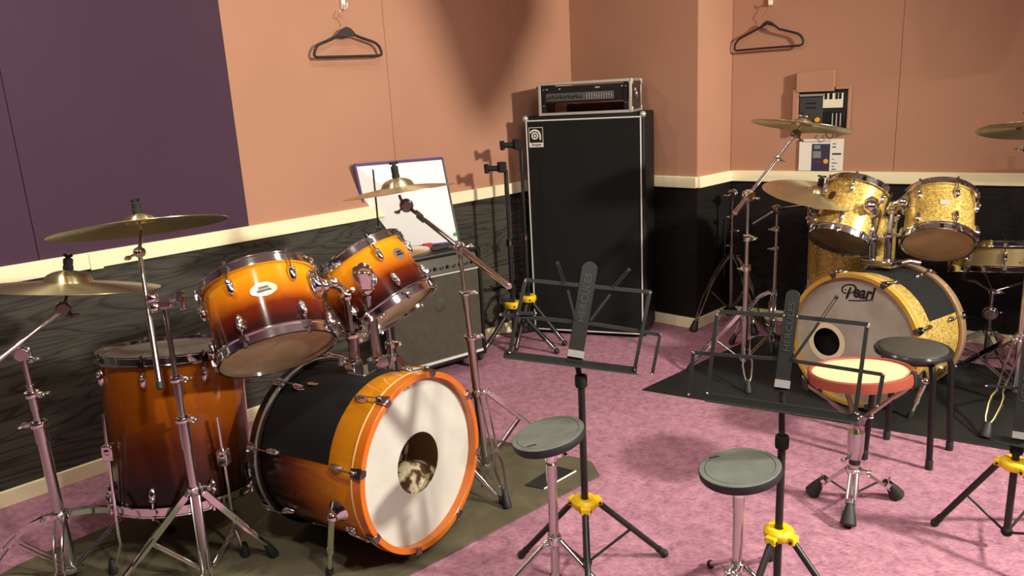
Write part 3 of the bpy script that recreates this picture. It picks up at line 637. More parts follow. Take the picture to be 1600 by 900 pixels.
# ---- boom stand with the crash at the left edge
A = G(114, 893, .03); Bp = P(34, 548, 2.13)
SB = thing('cymbal_stand', (A.x, A.y, 0.005), 'chrome boom cymbal stand at the left edge of the picture', 'cymbal stand')
pole_line(SB, A, Bp, (672, 605), (.0150, .0105, .0080))
MB().tube([online(A, Bp, 690), online(A, Bp, 662)], .0185, 16).build('sleeve', STEEL, SB); MB().tube([online(A, Bp, 640), online(A, Bp, 614)], .0130, 16).build('sleeve', STEEL, SB)
collar(SB, online(A, Bp, 662), .0165, .008, (-1, -.2, 0)); collar(SB, online(A, Bp, 616), .0125, .008, (1, -.2, 0))
hb = online(A, Bp, 805); collar(SB, hb, .0160, .012, (-1, -.3, 0)); collar(SB, A + Vector((0, 0, .012)), .016, .008)
tripod(SB, (A.x, A.y), hb.z, .05, [(-1.165, 2.26), (A.x - .27, A.y + .03), (A.x + .10, A.y - .24)], arch=.03, rf=.02)
tl, tp = P(-14, 572, 2.06), P(99, 482, 2.19)
MB().tube([tl, tl.lerp(tp, .42)], .0095, 12).tube([tl.lerp(tp, .4), tl.lerp(tp, .75)], .0068, 12).tube([tl.lerp(tp, .66), tp], [.008, .013], 12).build('boom_arm', STEEL, SB)
tilter(SB, online(A, Bp, 552), (.4, -1, 0), .017, (.9, -.2, -.5)); tilter(SB, tp, (.5, -1, 0), .016, (.8, -.3, -.5), DARKCHROME)
cB, topB, nB = cymbal('bronze crash cymbal at the left edge with a black wing cup', (-1.287, 2.182, .862), (.079, .163, .983), .245, BRASS, .27, .06)
MB().tube([tp, topB - nB * .05], .0055, 10).build('sleeve', DARKCHROME, SB); cymbal_top(SB, topB, nB, True, .045)

# ---- boom stand with the splash before the whiteboard
A = Vector((-.13, 2.55, .04)); Bp = P(718, 390, 2.60)
S3 = thing('cymbal_stand', (A.x, A.y, 0.005), 'chrome boom cymbal stand right of the sunburst bass drum', 'cymbal stand')
pole_line(S3, A, Bp, (533, 460), (.0150, .0095, .0072))
MB().tube([online(A, Bp, 548), online(A, Bp, 526)], .018, 16).build('sleeve', STEEL, S3); MB().tube([online(A, Bp, 482), online(A, Bp, 458)], .0125, 16).build('sleeve', STEEL, S3)
collar(S3, online(A, Bp, 527), .0165, .007, (1, .2, 0)); collar(S3, online(A, Bp, 458), .0120, .007, (1, .2, 0))
hb = online(A, Bp, 613); collar(S3, hb, .0160, .011, (1, .2, 0)); collar(S3, A, .0155, .008)
tripod(S3, (A.x, A.y), hb.z, .05, [(-.056, 2.305), (.12, 2.735), (-.42, 2.62)], arch=.0)
tip, tail = P(636, 322, 2.74), P(795, 447, 2.44); j = P(719, 388, 2.60)
MB().tube([tip, j], .0062, 12).tube([tip.lerp(j, .35), j], .0078, 12).build('boom_arm', DARKCHROME, S3); MB().tube([j, j.lerp(tail, .12), tail], [.010, .0115, .0115], 14).tube([tail, tail + (tail - j).normalized() * .008], .007, 10).build('counterweight', CHROME, S3)
tilter(S3, j, (.3, -1, 0), .017, (.95, .2, .15)); tilter(S3, P(635, 321, 2.735), (.35, -1, -.1), .019, (-.7, -.2, -.45), DARKCHROME); MB().box(P(656, 338, 2.70), (tip - j, (0, 1, 0), (0, 0, 1)), (.02, .014, .014)).build('boom_clamp', DARKCHROME, S3, bevel=.003)
a, b = P(537.6, 313, 2.77), P(710, 286, 2.70); nC = pixn(a, b, -.02)
cC, topC, nC = cymbal('thin splash cymbal seen edge on before the whiteboard', (a + b) / 2, nC, .200, BRASS2, .30, .09, name='splash_cymbal')
MB().tube([P(629, 317, 2.735), topC - nC * .06], .0055, 10).build('sleeve', DARKCHROME, S3); cymbal_top(S3, topC, nC, True, .055)

# ---- hi-hat behind the right tom
hx = (-.47, 2.75)
HH = thing('hi_hat_stand', (hx[0], hx[1], 0.005), 'hi-hat stand with thin black pull rod behind the tipped tom', 'hi-hat stand')
pole_parts(HH, hx, [(.02, .45, .0125), (.45, .765, .0095)]); MB().tube([(hx[0], hx[1], .7), (hx[0], hx[1], 1.104)], .0032, 8).build('pull_rod', BLACK, HH)
collar(HH, (hx[0], hx[1], .45), .0125, .012, (1, .2, 0)); collar(HH, (hx[0], hx[1], .40), .0135, .012)
tripod(HH, hx, .40, .1, [(-.19, 2.83), (-.66, 2.93), (-.53, 2.50)])
MB().lathe([(.003, 0), (.012, 0), (.012, .03), (.008, .034), (.008, .06), (.003, .06)], (hx[0], hx[1], .838), (0, 0, 1), 16, closed=True).build('clutch', DARKCHROME, HH)
nH = Vector((-.03, .04, 1)).normalized()
cymbal('upper hi-hat cymbal between tipped tom and combo amplifier', (hx[0], hx[1], .800), nH, .178, BRASS2, .24, .085, name='hi_hat_cymbal', group=None)
cymbal('lower hi-hat cymbal lying upside down under the upper one', (hx[0], hx[1], .793), nH, .178, BRASS2, .24, .075, name='hi_hat_cymbal', flip=-1)

# ================================================================== GOLD KIT
bd2n = Vector((-.804, -.587, .04)).normalized(); C2 = Vector((1.369, 2.972, .289))
u2, v2, n2_ = frame(bd2n, (0, 0, 1)); Bt = C2 - bd2n * .036 + bd2n * .008
hp = PL(1291.5, 534, bd2n, bd2n.dot(Bt)); hu, hv = (hp - Bt).dot(u2), (hp - Bt).dot(v2)
BD2, u2, v2, n2_, B2 = bass_drum('gold sparkle bass drum with grey front head and script lettering', C2, bd2n, .265, .318, GOLD, GOLDHOOP, TANHOOP, HEADG,
    (.021, hu, hv, .061), None, ((.0, .004, INLAY), (.0, .009, SILV)), math.radians(20),
    ((-1, G(1420, 655), math.radians(-116), .07), (1, G(1262, 612), math.radians(116), .07)), holecol=BLACKM, cover=(math.radians(-66), math.radians(40), .02, .70, BLACKM))
MB().lathe([(0, 0), (.09, 0)], B2 - bd2n * .05 + u2 * hu + v2 * hv, bd2n, 32).build('port_dark_disc', BLACKM, BD2)  # black disc behind the port, standing in for the unlit drum inside
# script lettering on the head, reading left to right
rt = -v2; hd_ = lambda x, y: PL(x, y, bd2n, bd2n.dot(Bt + bd2n * .0008))
o = text_mesh('earl', hd_(1348.5, 458.0), rt, u2, .072, .0006, .25, .032, width=.092); lt = o.build('lettering', mat('ink_black', (.008, .008, .008), .5), BD2)
ink = lt.data.materials[0]
mb = MB()
def stroke(px, w):
    q = [hd_(x, y) for x, y in px]
    mb.tube(q, w if not isinstance(w, list) else w, 8)
stroke([(1329.5, 449), (1326.5, 456), (1323.5, 464), (1322, 467)], [.004, .0055, .0055, .003])
stroke([(1323, 458), (1318.5, 458), (1315.5, 454), (1316, 449.5), (1320, 446), (1327, 444.5), (1334, 446), (1337.5, 450), (1335, 455.5), (1328, 458.5)], [.0022, .003, .004, .0036, .003, .003, .004, .005, .004, .002])
stroke([(1320, 452), (1322, 454)], [.003, .002]); stroke([(1325.5, 469.6), (1343, 470.0), (1360.5, 469.4)], [.0025, .0028, .0025])
for i, v in enumerate(mb.v):                               # press the strokes flat onto the head
    d = (v - Bt).dot(bd2n); mb.v[i] = v - bd2n * (d - .0006 - .08 * (d - .0008))
mb.build('lettering', ink, BD2)
hold2 = thing('tom_holder', (1.55, 3.11, .55), 'chrome double tom holder on top of the gold bass drum', 'tom holder')
MB().box(P(1378, 410, 3.22), (bd2n, v2, u2), (.05, .065, .014)).build('mount_plate', CHROME, hold2, bevel=.004); MB().tube([P(1400, 413, 3.2), P(1420, 408, 3.2), P(1437, 411, 3.2)], .011, 10).build('mount_arm', CHROME, hold2)
for pts in ([P(1362, 412, 3.24), P(1364, 370, 3.24), P(1365, 334, 3.24)], [P(1386, 414, 3.22), P(1389, 366, 3.22), P(1394, 328, 3.22)]):
    p = MB().tube([pts[0], pts[1]], .0155, 14).tube([pts[1], pts[2]], .0115, 14).build('post', DARKCHROME, hold2); collar(p, pts[1], .0155, .009, (.6, -.8, 0), CHROME); MB().ball(pts[2], .022).build('ball_joint', CHROME, p)
MB().tube([P(1365, 334, 3.24), P(1362, 325, 3.22)], .017, 12).ball(P(1360, 322, 3.20), .028).build('tom_arm', CHROME, hold2); MB().tube([P(1394, 328, 3.22), P(1402, 318, 3.17), P(1414, 318, 3.12)], [.015, .014, .018], 12).ball(P(1398, 322, 3.2), .022).ball(P(1410, 316, 3.13), .02).build('tom_arm', CHROME, hold2)
g1n = Vector((.437, .388, .811)).normalized(); g1c = Vector((1.434, 3.264, .638)) + g1n * .012
T3, *_ = drum('tom', 'gold sparkle tom leaning right, left of the pair above the gold bass drum', 'tom drum', g1c, g1n, .127, .245, GOLD, 6, math.radians(-12), (HEADS, HEADD), badge=None)
p, o_ = onshell(g1c, g1n, .127, 1361, 322); bracket(T3, p, o_, g1n, .032, .04)
p, o_ = onshell(g1c, g1n, .127, 1300, 305); t_ = g1n.cross(o_)
MB().lathe([(0, .003), (.018, .003), (.021, 0)], p, o_, 20, g1n).build('badge', mat('badge_brown', (.10, .05, .02), .3, .4), T3, label='round brown badge')
g2n = Vector((.31, .59, .746)).normalized(); g2c = Vector((1.758, 3.083, .646)) + g2n * .012
T4, *_ = drum('tom', 'gold sparkle tom showing its amber bottom head, right of the pair', 'tom drum', g2c, g2n, .128, .217, GOLD, 6, math.radians(-34), (HEADS, HEADT2))
p, o_ = onshell(g2c, g2n, .128, 1418, 320); bracket(T4, p, o_, g2n, .026, .034)
p, o_ = onshell(g2c, g2n, .128, 1477, 316); t_ = g2n.cross(o_)
MB().box(p + o_ * .001, (t_, g2n, o_), (.019, .011, .002)).build('badge', mat('badge_pale', (.75, .70, .60), .3, .5), T4, bevel=.001, label='pale oblong badge')
ft2 = P(1327, 430, 3.88); ft2 = Vector((ft2.x, ft2.y, .20)); FT2, *_ = drum('floor_tom', 'gold sparkle floor tom half hidden behind the gold bass drum', 'floor tom', ft2, (0, 0, 1), .200, .50, GOLD, 8, math.radians(58), (HEADS, HEADT))
for a in (185, 65, 305):
    d = Vector((math.cos(math.radians(a)), math.sin(math.radians(a)), 0)); q = Vector((ft2.x, ft2.y, 0)) + d * .215
    ft_leg(FT2, q + Vector((0, 0, .36)), q + Vector((0, 0, .11)), q + Vector((0, 0, .09)), q + d * .03 + Vector((0, 0, .008)), q + Vector((0, 0, .30)))
sb = P(1546, 500, 3.48); sx = (sb.x, sb.y)
st_ = Vector((P(1560, 400, 3.42).x, P(1560, 400, 3.42).y, 0)); zs0, zs1 = vz(st_, 424), vz(st_, 379)
SN, *_ = drum('snare_drum', 'tan gold snare drum right of the gold toms at the picture edge', 'snare drum', (st_.x, st_.y, zs0 + .012), (.06, .19, .98), .178, zs1 - zs0 - .02, mat('tan_brass_shell', (.34, .25, .11), .3, .5), 8, math.radians(8), (HEADW, HEADS))
SS = thing('snare_stand', (sx[0], sx[1], .006), 'snare stand under the tan gold snare drum', 'snare stand')
zh = vz(sx, 520); pole_parts(SS, sx, [(.03, zh + .03, .012), (zh, zs0 - .10, .009)], DARKCHROME); collar(SS, (sx[0], sx[1], zh), .0125, .012, (1, 0, 0))
tilter(SS, (sx[0], sx[1], vz(sx, 489)), (-.5, -.8, 0), .024, (.8, .2, 0), DARKCHROME); hubz = Vector((sx[0], sx[1], zs0 - .09))
for a in (200, 320, 80):
    d = Vector((math.cos(math.radians(a)), math.sin(math.radians(a)), 0)); cc = Vector((st_.x, st_.y, 0))
    MB().tube([hubz, cc + d * .13 + Vector((0, 0, zs0 - .028)), cc + d * .198 + Vector((0, 0, zs0 - .014)), cc + d * .205 + Vector((0, 0, zs0 + .02))], .0055, 8).build('basket_arm', DARKCHROME, SS)
collar(SS, hubz, .010, .010, (.9, -.3, 0))
tripod(SS, sx, zh, .06, [(sx[0] - .03, sx[1] - .27), (sx[0] + .24, sx[1] + .10), (sx[0] - .22, sx[1] + .14)], gap=.016)

# ---- boom stand, crash over the gold kit
A = Vector((1.08, 3.43, .06)); Bp = Vector((1.08, 3.43, vz((1.08, 3.43), 308)))
S4 = thing('cymbal_stand', (A.x, A.y, .005), 'chrome boom cymbal stand left of the gold bass drum', 'cymbal stand')
pole_line(S4, A, Bp, (420, 370), (.0135, .0095, .0072)); collar(S4, online(A, Bp, 418), .014, .014, (-.8, -.6, 0)); collar(S4, online(A, Bp, 372), .011, .014, (.8, -.6, 0))
hb = online(A, Bp, 488); collar(S4, hb, .0145, .012, (.8, -.5, 0)); collar(S4, A, .0145, .008)
tripod(S4, (A.x, A.y), hb.z, .07, [(1.018, 3.166), (.835, 3.475), (1.36, 3.565)], gap=.016)
tail, tip = P(1148, 333, 3.42), P(1244, 209, 3.33); j = P(1169, 306, 3.45)
MB().tube([tail, j], [.012, .010], 12).build('counterweight', CHROME, S4); MB().tube([j, j.lerp(tip, .62)], .0085, 12).tube([j.lerp(tip, .6), tip], .0062, 12).build('boom_arm', STEEL, S4); collar(S4, j.lerp(tip, .62), .0085, .008, (.7, -.5, 0), CHROME, tip - j)
tilter(S4, j, (.4, -.9, 0), .022, (.95, -.2, -.3)); tilter(S4, tip, (.5, -.8, 0), .015, (.5, -.3, -.8), DARKCHROME)
a, b = P(1177, 188, 3.34), P(1329, 204, 3.28); nE = pixn(a, b, .10)
cE, topE, nE = cymbal('bronze crash cymbal on long boom below the wall recess', (a + b) / 2 - nE * .005, nE, .211, BRASS, .22, .05)
MB().tube([tip, topE - nE * .03], .0055, 10).build('sleeve', STEEL, S4); cymbal_top(S4, topE, nE, False, .012)

# ---- folded stand against the pillar
px_ = (1.235, 4.19); S5 = thing('cymbal_stand', (*px_, 0), 'empty dark cymbal stand by the pillar without a cymbal', 'cymbal stand')
z5 = vz(px_, 308); pole_parts(S5, px_, [(.07, .46, .0135), (.46, .62, .0105), (.62, z5, .008)], DARKCHROME)
for z, w in ((.62, (-.8, -.5, 0)), (.54, (.8, -.5, 0)), (.46, (-.8, -.5, 0))): collar(S5, (*px_, z), .0105, .010, w, DARKCHROME)
collar(S5, (*px_, .40), .0145, .012, (.7, -.7, 0), DARKCHROME); MB().box((*px_, .075), ((1, 0, 0), (0, 1, 0), (0, 0, 1)), (.032, .032, .018)).build('leg_block', BLACKM, S5, bevel=.005)
tripod(S5, px_, .40, .10, [(1.0, 4.085), (1.30, 3.97), (1.40, 4.15)], DARKCHROME, arch=.05, gap=.012, rf=.024)
tilter(S5, (*px_, z5 + .012), (-.5, -.8, 0), .024, (-.8, -.4, 0), DARKCHROME); MB().tube([P(1134, 340, 4.38), P(1131, 432, 4.40)], .005, 8).build('boom_arm', DARKCHROME, S5)

# ---- stand with the big crash behind the left gold tom
px_ = (1.365, 3.86); S6 = thing('cymbal_stand', (*px_, 0), 'cymbal stand behind the gold toms holding the broad crash', 'cymbal stand')
z6 = vz(px_, 327); pole_parts(S6, px_, [(.03, .50, .0105), (.50, .60, .0085), (.60, z6, .007)])
collar(S6, (*px_, .50), .011, .006, (-.8, -.5, 0)); collar(S6, (*px_, .60), .009, .012, (-.8, -.5, 0)); collar(S6, (*px_, .26), .0115, .012)
tripod(S6, px_, .27, .08, [(1.14, 3.83), (1.43, 4.08), (1.29, 3.66)], arch=.06, gap=.012)
nD = Vector((.109, -.153, .982)).normalized()
cD, topD, nD = cymbal('broad bronze crash cymbal facing up beside the left gold tom', (1.398, 3.434, .830), nD, .244, BRASS2, .20, .055)
tail, j = P(1176, 350, 3.95), P(1214, 327, 3.90); tip = topD - nD * .085
MB().tube([tail, j, tip], .0065, 10).build('boom_arm', DARKCHROME, S6); tilter(S6, j, (.5, -.8, 0), .019, (.9, -.2, .1), DARKCHROME); tilter(S6, tip, (.5, -.8, 0), .013, (.8, -.3, .1), DARKCHROME)
MB().tube([tip, topD - nD * .03], .0055, 10).build('sleeve', STEEL, S6); cymbal_top(S6, topD, nD, True, .045)

# ---- stand at the right edge
px_ = (2.02, 2.9); S7 = thing('cymbal_stand', (*px_, .006), 'cymbal stand at the right edge behind a music stand', 'cymbal stand')
pole_parts(S7, px_, [(.06, .60, .0135), (.58, 1.02, .009)]); collar(S7, (*px_, .60), .014, .012, (-.8, -.5, 0)); collar(S7, (*px_, .29), .0145, .016, (-.8, -.5, 0))
tripod(S7, px_, .29, .08, [(1.738, 2.625), (1.90, 3.20), (2.33, 2.86)], gap=.016, rf=.022)
tilter(S7, (*px_, 1.03), (-.5, -.8, 0), .018, (-.8, -.3, 0))
tp7 = P(1602, 232, 3.08); MB().tube([(*px_, 1.03), tp7], .007, 10).build('boom_arm', STEEL, S7); tilter(S7, tp7, (-.5, -.8, 0), .014, (-.8, -.3, 0))
cF, topF, nF = cymbal('dark underside of a cymbal cut by the right edge of the picture', (2.111, 3.136, 1.086), (.14, .225, .964), .180, BRASS, .22, .06)
MB().tube([tp7, topF - nF * .03], .0055, 10).build('sleeve', STEEL, S7); cymbal_top(S7, topF, nF, True, .04)

# ================================================================== BASS RIG
cx = Vector((.9397, -.3420, 0)); cb = Vector((.3420, .9397, 0)); CW, CH, CD = .652, 1.215, .31; c0 = Vector((.719, 3.992, 0)) - cx * CW
cab = thing('bass_cabinet', tuple(c0 + cx * CW / 2 + cb * CD / 2), 'tall black bass speaker cabinet with grey piping in the corner', 'speaker cabinet')
cp = lambda x, y, z: c0 + cx * x + cb * y + Vector((0, 0, z))
mb = MB().box(cp(CW / 2, CD / 2 + .006, CH / 2 + .006), (cx, cb, (0, 0, 1)), (CW / 2, CD / 2 - .006, CH / 2 - .006)); mb.build('body', mat('tolex_black', (.008, .0078, .007), .6, 0, .25), cab, bevel=.012)
MB().box(cp(CW / 2, .006, CH / 2 + .003), (cx, cb, (0, 0, 1)), (CW / 2 - .022, .008, CH / 2 - .03)).build('grille_cloth', mat('grille_black', (.0085, .0085, .0075), .9, 0, .2), cab)
mb = MB(); z0, z1, x0, x1 = .030, 1.192, .019, CW - .019
for a, b in (((x0, z0), (x1, z0)), ((x0, z1), (x1, z1)), ((x0, z0), (x0, z1)), ((x1, z0), (x1, z1))): mb.bar(cp(a[0], -.003, a[1]), cp(b[0], -.003, b[1]), .0065, .006, cb)
mb.build('piping', PIPING, cab)
for x in (.010, CW - .010): MB().ball(cp(x, .012, CH - .012), .017, (cx, cb, Vector((0, 0, 1)))).build('corner_protector', ALU, cab, label='pale metal corner')
lg = thing  # logo plate: ringed letter over a name strip
pc = cp(.072, -.0035, 1.105); pl = MB().box(pc, (cx, cb, (0, 0, 1)), (.040, .003, .052)).build('logo_plate', BLACK, cab, bevel=.002)
mb = MB(); fr = pc - cb * .0036
for s in (-1, 1): mb.box(fr + cx * .0385 * s, (cx, cb, (0, 0, 1)), (.0012, .0006, .052)); mb.box(fr + Vector((0, 0, .051 * s)), (cx, cb, (0, 0, 1)), (.040, .0006, .0012))
rc = fr + cx * -.006 + Vector((0, 0, .008))
mb.lathe([(0, 0), (.0068, 0), (.0068, .0008), (0, .0008)], rc, -cb, 28, (0, 0, 1)); mb.lathe([(.0125, 0), (.0195, 0), (.0195, .0008), (.0125, .0008)], rc, -cb, 40, (0, 0, 1), closed=True)
arc = lambda r, t: rc + cx * r * math.cos(t) + Vector((0, 0, r * math.sin(t)))
q = [math.radians(150 - 150 * k / 20) for k in range(21)]
poly = [arc(.034, t) for t in q] + [rc + cx * .034 + Vector((0, 0, -.022)), rc + cx * .0255 + Vector((0, 0, -.022))] + [arc(.0255, t) for t in reversed(q)]
m0 = len(poly) // 2
for k in range(20): mb.prism([arc(.034, q[k]), arc(.034, q[k + 1]), arc(.0255, q[k + 1]), arc(.0255, q[k])], -cb, .0008)
mb.prism([arc(.034, 0), rc + cx * .034 + Vector((0, 0, -.022)), rc + cx * .0255 + Vector((0, 0, -.022)), arc(.0255, 0)], -cb, .0008)
mb.box(fr + Vector((0, 0, -.039)), (cx, cb, (0, 0, 1)), (.037, .0005, .0105)); mb.build('emblem', mat('logo_silver', (.70, .68, .60), .4), pl)
text_mesh('Ampeg', fr + Vector((0, 0, -.039)) - cb * .0008, cx, (0, 0, 1), .020, .0004, .3, .02, width=.060).build('lettering', BLACK, pl)
for x in (.05, CW - .05):
    for y in (.05, CD - .05): MB().lathe([(0, 0), (.018, 0), (.02, .012), (0, .012)], cp(x, y, 0), (0, 0, 1), 16).build('foot', RUBBER, cab)
# rack case and amplifier head on the cabinet
rz = CH + .0005; r0 = PL(842.5, 178, cb, cb.dot(c0 + cb * .012)); r1 = PL(987, 173.5, cb, cb.dot(c0 + cb * .012))
rx = Vector((r1.x - r0.x, r1.y - r0.y, 0)); RW = rx.length; rx.normalize(); ry = Vector((-rx.y, rx.x, 0)); r0 = Vector((r0.x, r0.y, rz)); RH = .167; RD = .285
rp = lambda x, y, z: r0 + rx * x + ry * y + Vector((0, 0, z))
case = thing('rack_case', tuple(rp(RW / 2, RD / 2, 0)), 'black flight case with aluminium edges on top of the bass cabinet', 'rack case')
plyw = mat('case_laminate', (.030, .022, .018), .4)
mb = MB()
for c, h in (((RW / 2, RD / 2, .006), (RW / 2, RD / 2, .005)), ((RW / 2, RD / 2, RH - .006), (RW / 2, RD / 2, .005)), ((.006, RD / 2, RH / 2), (.005, RD / 2, RH / 2)), ((RW - .006, RD / 2, RH / 2), (.005, RD / 2, RH / 2))): mb.box(rp(*c), (rx, ry, (0, 0, 1)), h)
mb.build('shell', plyw, case); mb = MB()
for y in (.004, RD - .004):
    for z in (.006, RH - .006): mb.box(rp(RW / 2, y, z), (rx, ry, (0, 0, 1)), (RW / 2 + .002, .006, .0068))
    for x in (.006, RW - .006): mb.box(rp(x, y, RH / 2), (rx, ry, (0, 0, 1)), (.0068, .006, RH / 2 + .001))
for x in (.005, RW - .005):
    for z in (.005, RH - .005): mb.box(rp(x, RD / 2, z), (rx, ry, (0, 0, 1)), (.0065, RD / 2, .0065))
mb.build('edge_trim', ALU, case, bevel=.0015)
for y, z in ((.012, .014), (RD - .012, .014), (RD - .012, RH - .014), (.012, RH - .014)): MB().box(rp(RW + .003, y, z), (rx, ry, (0, 0, 1)), (.003, .014, .014)).build('corner_plate', ALU, case, bevel=.002)
lt = MB().box(rp(RW + .003, .10, .10), (rx, ry, (0, 0, 1)), (.003, .024, .022)).box(rp(RW + .008, .10, .085), (rx, ry, (0, 0, 1)), (.004, .012, .016)).build('latch', CHROME, case, bevel=.002)
MB().ball(rp(-.008, .02, RH - .022), .008).build('side_knob', mat('dark_red', (.10, .01, .01), .4), case)
amp = thing('bass_amplifier', tuple(rp(RW / 2, .1, .05)), 'rack bass amplifier with knobs and sliders inside the flight case', 'amplifier')
ax0, ax1, az0, az1 = .024, RW - .024, .062, RH - .020
MB().box(rp((ax0 + ax1) / 2, .10, (az0 + az1) / 2), (rx, ry, (0, 0, 1)), ((ax1 - ax0) / 2, .09, (az1 - az0) / 2)).build('chassis', BLACK, amp, bevel=.002)
MB().box(rp(RW * .445, .0085, az0 + .030), (rx, ry, (0, 0, 1)), (RW * .37, .0015, .020)).build('control_panel', mat('panel_grey', (.10, .095, .085), .4, .4), amp)
for k in range(9): MB().lathe([(0, .012), (.0055, .012), (.0065, 0)], rp(RW * (.115 + .043 * k), .007, az0 + .030 + (.004 if k % 2 else -.002)), -ry, 14, (0, 0, 1)).build('knob', mat('knob_black', (.02, .02, .02), .4) if k == 0 else bpy.data.materials['knob_black'], amp)
for k in range(11):
    s_ = MB().box(rp(RW * (.525 + .0265 * k), .0062, az0 + .030), (rx, ry, (0, 0, 1)), (.0012, .0012, .017)); s_.box(rp(RW * (.525 + .0265 * k), .004, az0 + .030 + .004 * math.sin(k)), (rx, ry, (0, 0, 1)), (.003, .003, .0022)).build('slider', mat('slider_grey', (.30, .29, .26), .4) if k == 0 else bpy.data.materials['slider_grey'], amp)
mb = MB(); 
for x, w in ((.05, .02), (.19, .018), (.60, .05), (.86, .018)): mb.box(rp(RW * x + .02, .0092, az1 - .014), (rx, ry, (0, 0, 1)), (w * RW / 2, .0008, .003))
mb.build('panel_lettering', mat('lettering_grey', (.40, .39, .36), .5), amp)
MB().box(rp(RW * .53, .20, .030), (rx, ry, (0, 0, 1)), (RW * .33, .004, .022)).build('rear_cover', mat('red_brown_cover', (.28, .10, .055), .6), case, label='red brown board at the back of the case')
mb = MB()
for x in (.03, RW - .03): mb.box(rp(x, .006, RH / 2), (rx, ry, (0, 0, 1)), (.010, .003, RH / 2 - .014))
mb.build('rack_rail', BLACK, case)
for x in (.028, RW - .03):
    for z in (.05, RH - .035): MB().ball(rp(x, .002, z), .0045).build('rack_screw', CHROME, case)

# ================================================================== COMBO AMP, WHITEBOARD
zc = .075; cr = G(760, 551, zc); ang = math.radians(36); ex = Vector((math.cos(ang), math.sin(ang), 0)); ey = Vector((-ex.y, ex.x, 0)); EW, ED = .52, .215
ztop = vz((cr.x, cr.y), 386); e0 = Vector((cr.x, cr.y, 0)) - ex * EW; EH = ztop - zc
ep = lambda x, y, z: e0 + ex * x + ey * y + Vector((0, 0, z))
combo = thing('combo_amplifier', tuple(ep(EW / 2, ED / 2, 0)), 'black combo guitar amplifier with dark grille below the whiteboard', 'amplifier')
tolex = bpy.data.materials['tolex_black']
MB().box(ep(EW / 2, ED / 2 + .01, zc + EH / 2), (ex, ey, (0, 0, 1)), (EW / 2, ED / 2 - .01, EH / 2)).build('body', tolex, combo, bevel=.008)
mb = MB()
for x in (.008, EW - .008): mb.box(ep(x, .008, zc + EH / 2), (ex, ey, (0, 0, 1)), (.008, .012, EH / 2))
for z in (zc + .006, zc + EH - .006): mb.box(ep(EW / 2, .008, z), (ex, ey, (0, 0, 1)), (EW / 2, .012, .006))
mb.build('front_frame', BLACK, combo, bevel=.002)
gz1 = zc + EH - .105
MB().box(ep(EW / 2, .010, (zc + .03 + gz1) / 2), (ex, ey, (0, 0, 1)), (EW / 2 - .018, .006, (gz1 - zc - .03) / 2)).build('grille_cloth', skin('brown_grille', (.062, .052, .036), (.050, .042, .029), 30, .85), combo)
MB().box(ep(EW / 2, .005, zc + .022), (ex, ey, (0, 0, 1)), (EW / 2 - .012, .006, .006)).build('lower_trim', PIPING, combo, label='pale strip along the bottom'); MB().box(ep(EW / 2, .005, gz1 + .006), (ex, ey, (0, 0, 1)), (EW / 2 - .012, .004, .003)).build('upper_trim', PIPING, combo, label='pale strip under the knobs')
MB().box(ep(EW / 2, .012, zc + EH - .055), (ex, (ey + Vector((0, 0, -.2))).normalized(), Vector((0, 0, 1)) + ey * .2), (EW / 2 - .016, .004, .042)).build('control_panel', mat('panel_bronze', (.07, .06, .045), .4, .5), combo)
for k in range(13):
    MB().lathe([(0, .017), (.007, .017), (.009, .004), (.009, 0)], ep(EW * (.10 + .067 * k), .006, zc + EH - .066), -ey + Vector((0, 0, .2)), 14, (0, 0, 1)).lathe([(0, .0185), (.0055, .018), (.0055, .016)], ep(EW * (.10 + .067 * k), .006, zc + EH - .066), -ey + Vector((0, 0, .2)), 12, (0, 0, 1)).build('knob', CHROME if k % 2 else BLACK, combo)
MB().lathe([(0, .004), (.030, .003), (.034, 0)], ep(EW * .53, .003, zc + EH * .55), -ey, 28, (0, 0, 1)).build('dust_cap', bpy.data.materials['brown_grille'], combo)
for x in (.06, EW - .05):
    for y in (.05, ED - .04):
        MB().lathe([(0, -.012), (.026, -.012), (.030, -.006), (.030, .006), (.026, .012), (0, .012)], ep(x, y, .032), ex, 18).box(ep(x, y, .062), (ex, ey, (0, 0, 1)), (.016, .02, .014)).build('caster', RUBBER, combo)
for z in (zc + .012, zc + EH - .012): MB().ball(ep(EW - .010, .012, z), .017).build('corner_protector', BLACK, combo)
wz = ztop + .002
wBL, wBR = ep(.13, .17, wz), G(716.5, 377, wz); wTL, wTR = PL(553.5, 258, N1, D1 - .03), PL(690.5, 247, N1, D1 - .03)
wBL = G(583, 392, wz)
wx = ((wBR - wBL) + (wTR - wTL)).normalized(); wup = ((wTL - wBL) + (wTR - wBR)).normalized(); wn = wx.cross(wup).normalized()
wb = thing('whiteboard', tuple((wBL + wBR) / 2), 'whiteboard with purple blue frame leaning on the wall above the combo amplifier', 'whiteboard')
corners = [wBL, wBR, wTR, wTL]; cw = sum(corners, Vector()) / 4
MB().prism(corners, -wn, .008).build('board', mat('board_white', (.96, .95, .90), .18), wb)
mb = MB(); frm = mat('frame_violet', (.10, .075, .22), .35)
for i in (2, 3): mb.bar(corners[i], corners[(i + 1) % 4], .012, .018, wn)
mb.bar(corners[0], corners[1], .010, .018, wn); mb.build('frame', frm, wb, bevel=.002); MB().bar(corners[1], corners[2], .006, .018, wn).build('frame', BLACK, wb)
q = [.9 * 0 + .0]; 
MB().lathe([(0, .006), (.009, .005), (.010, 0)], PL(711, 366, wn, wn.dot(wBR)), wn, 18, wup).build('magnet', mat('green_magnet', (.03, .38, .10), .4), wb, label='green magnet')
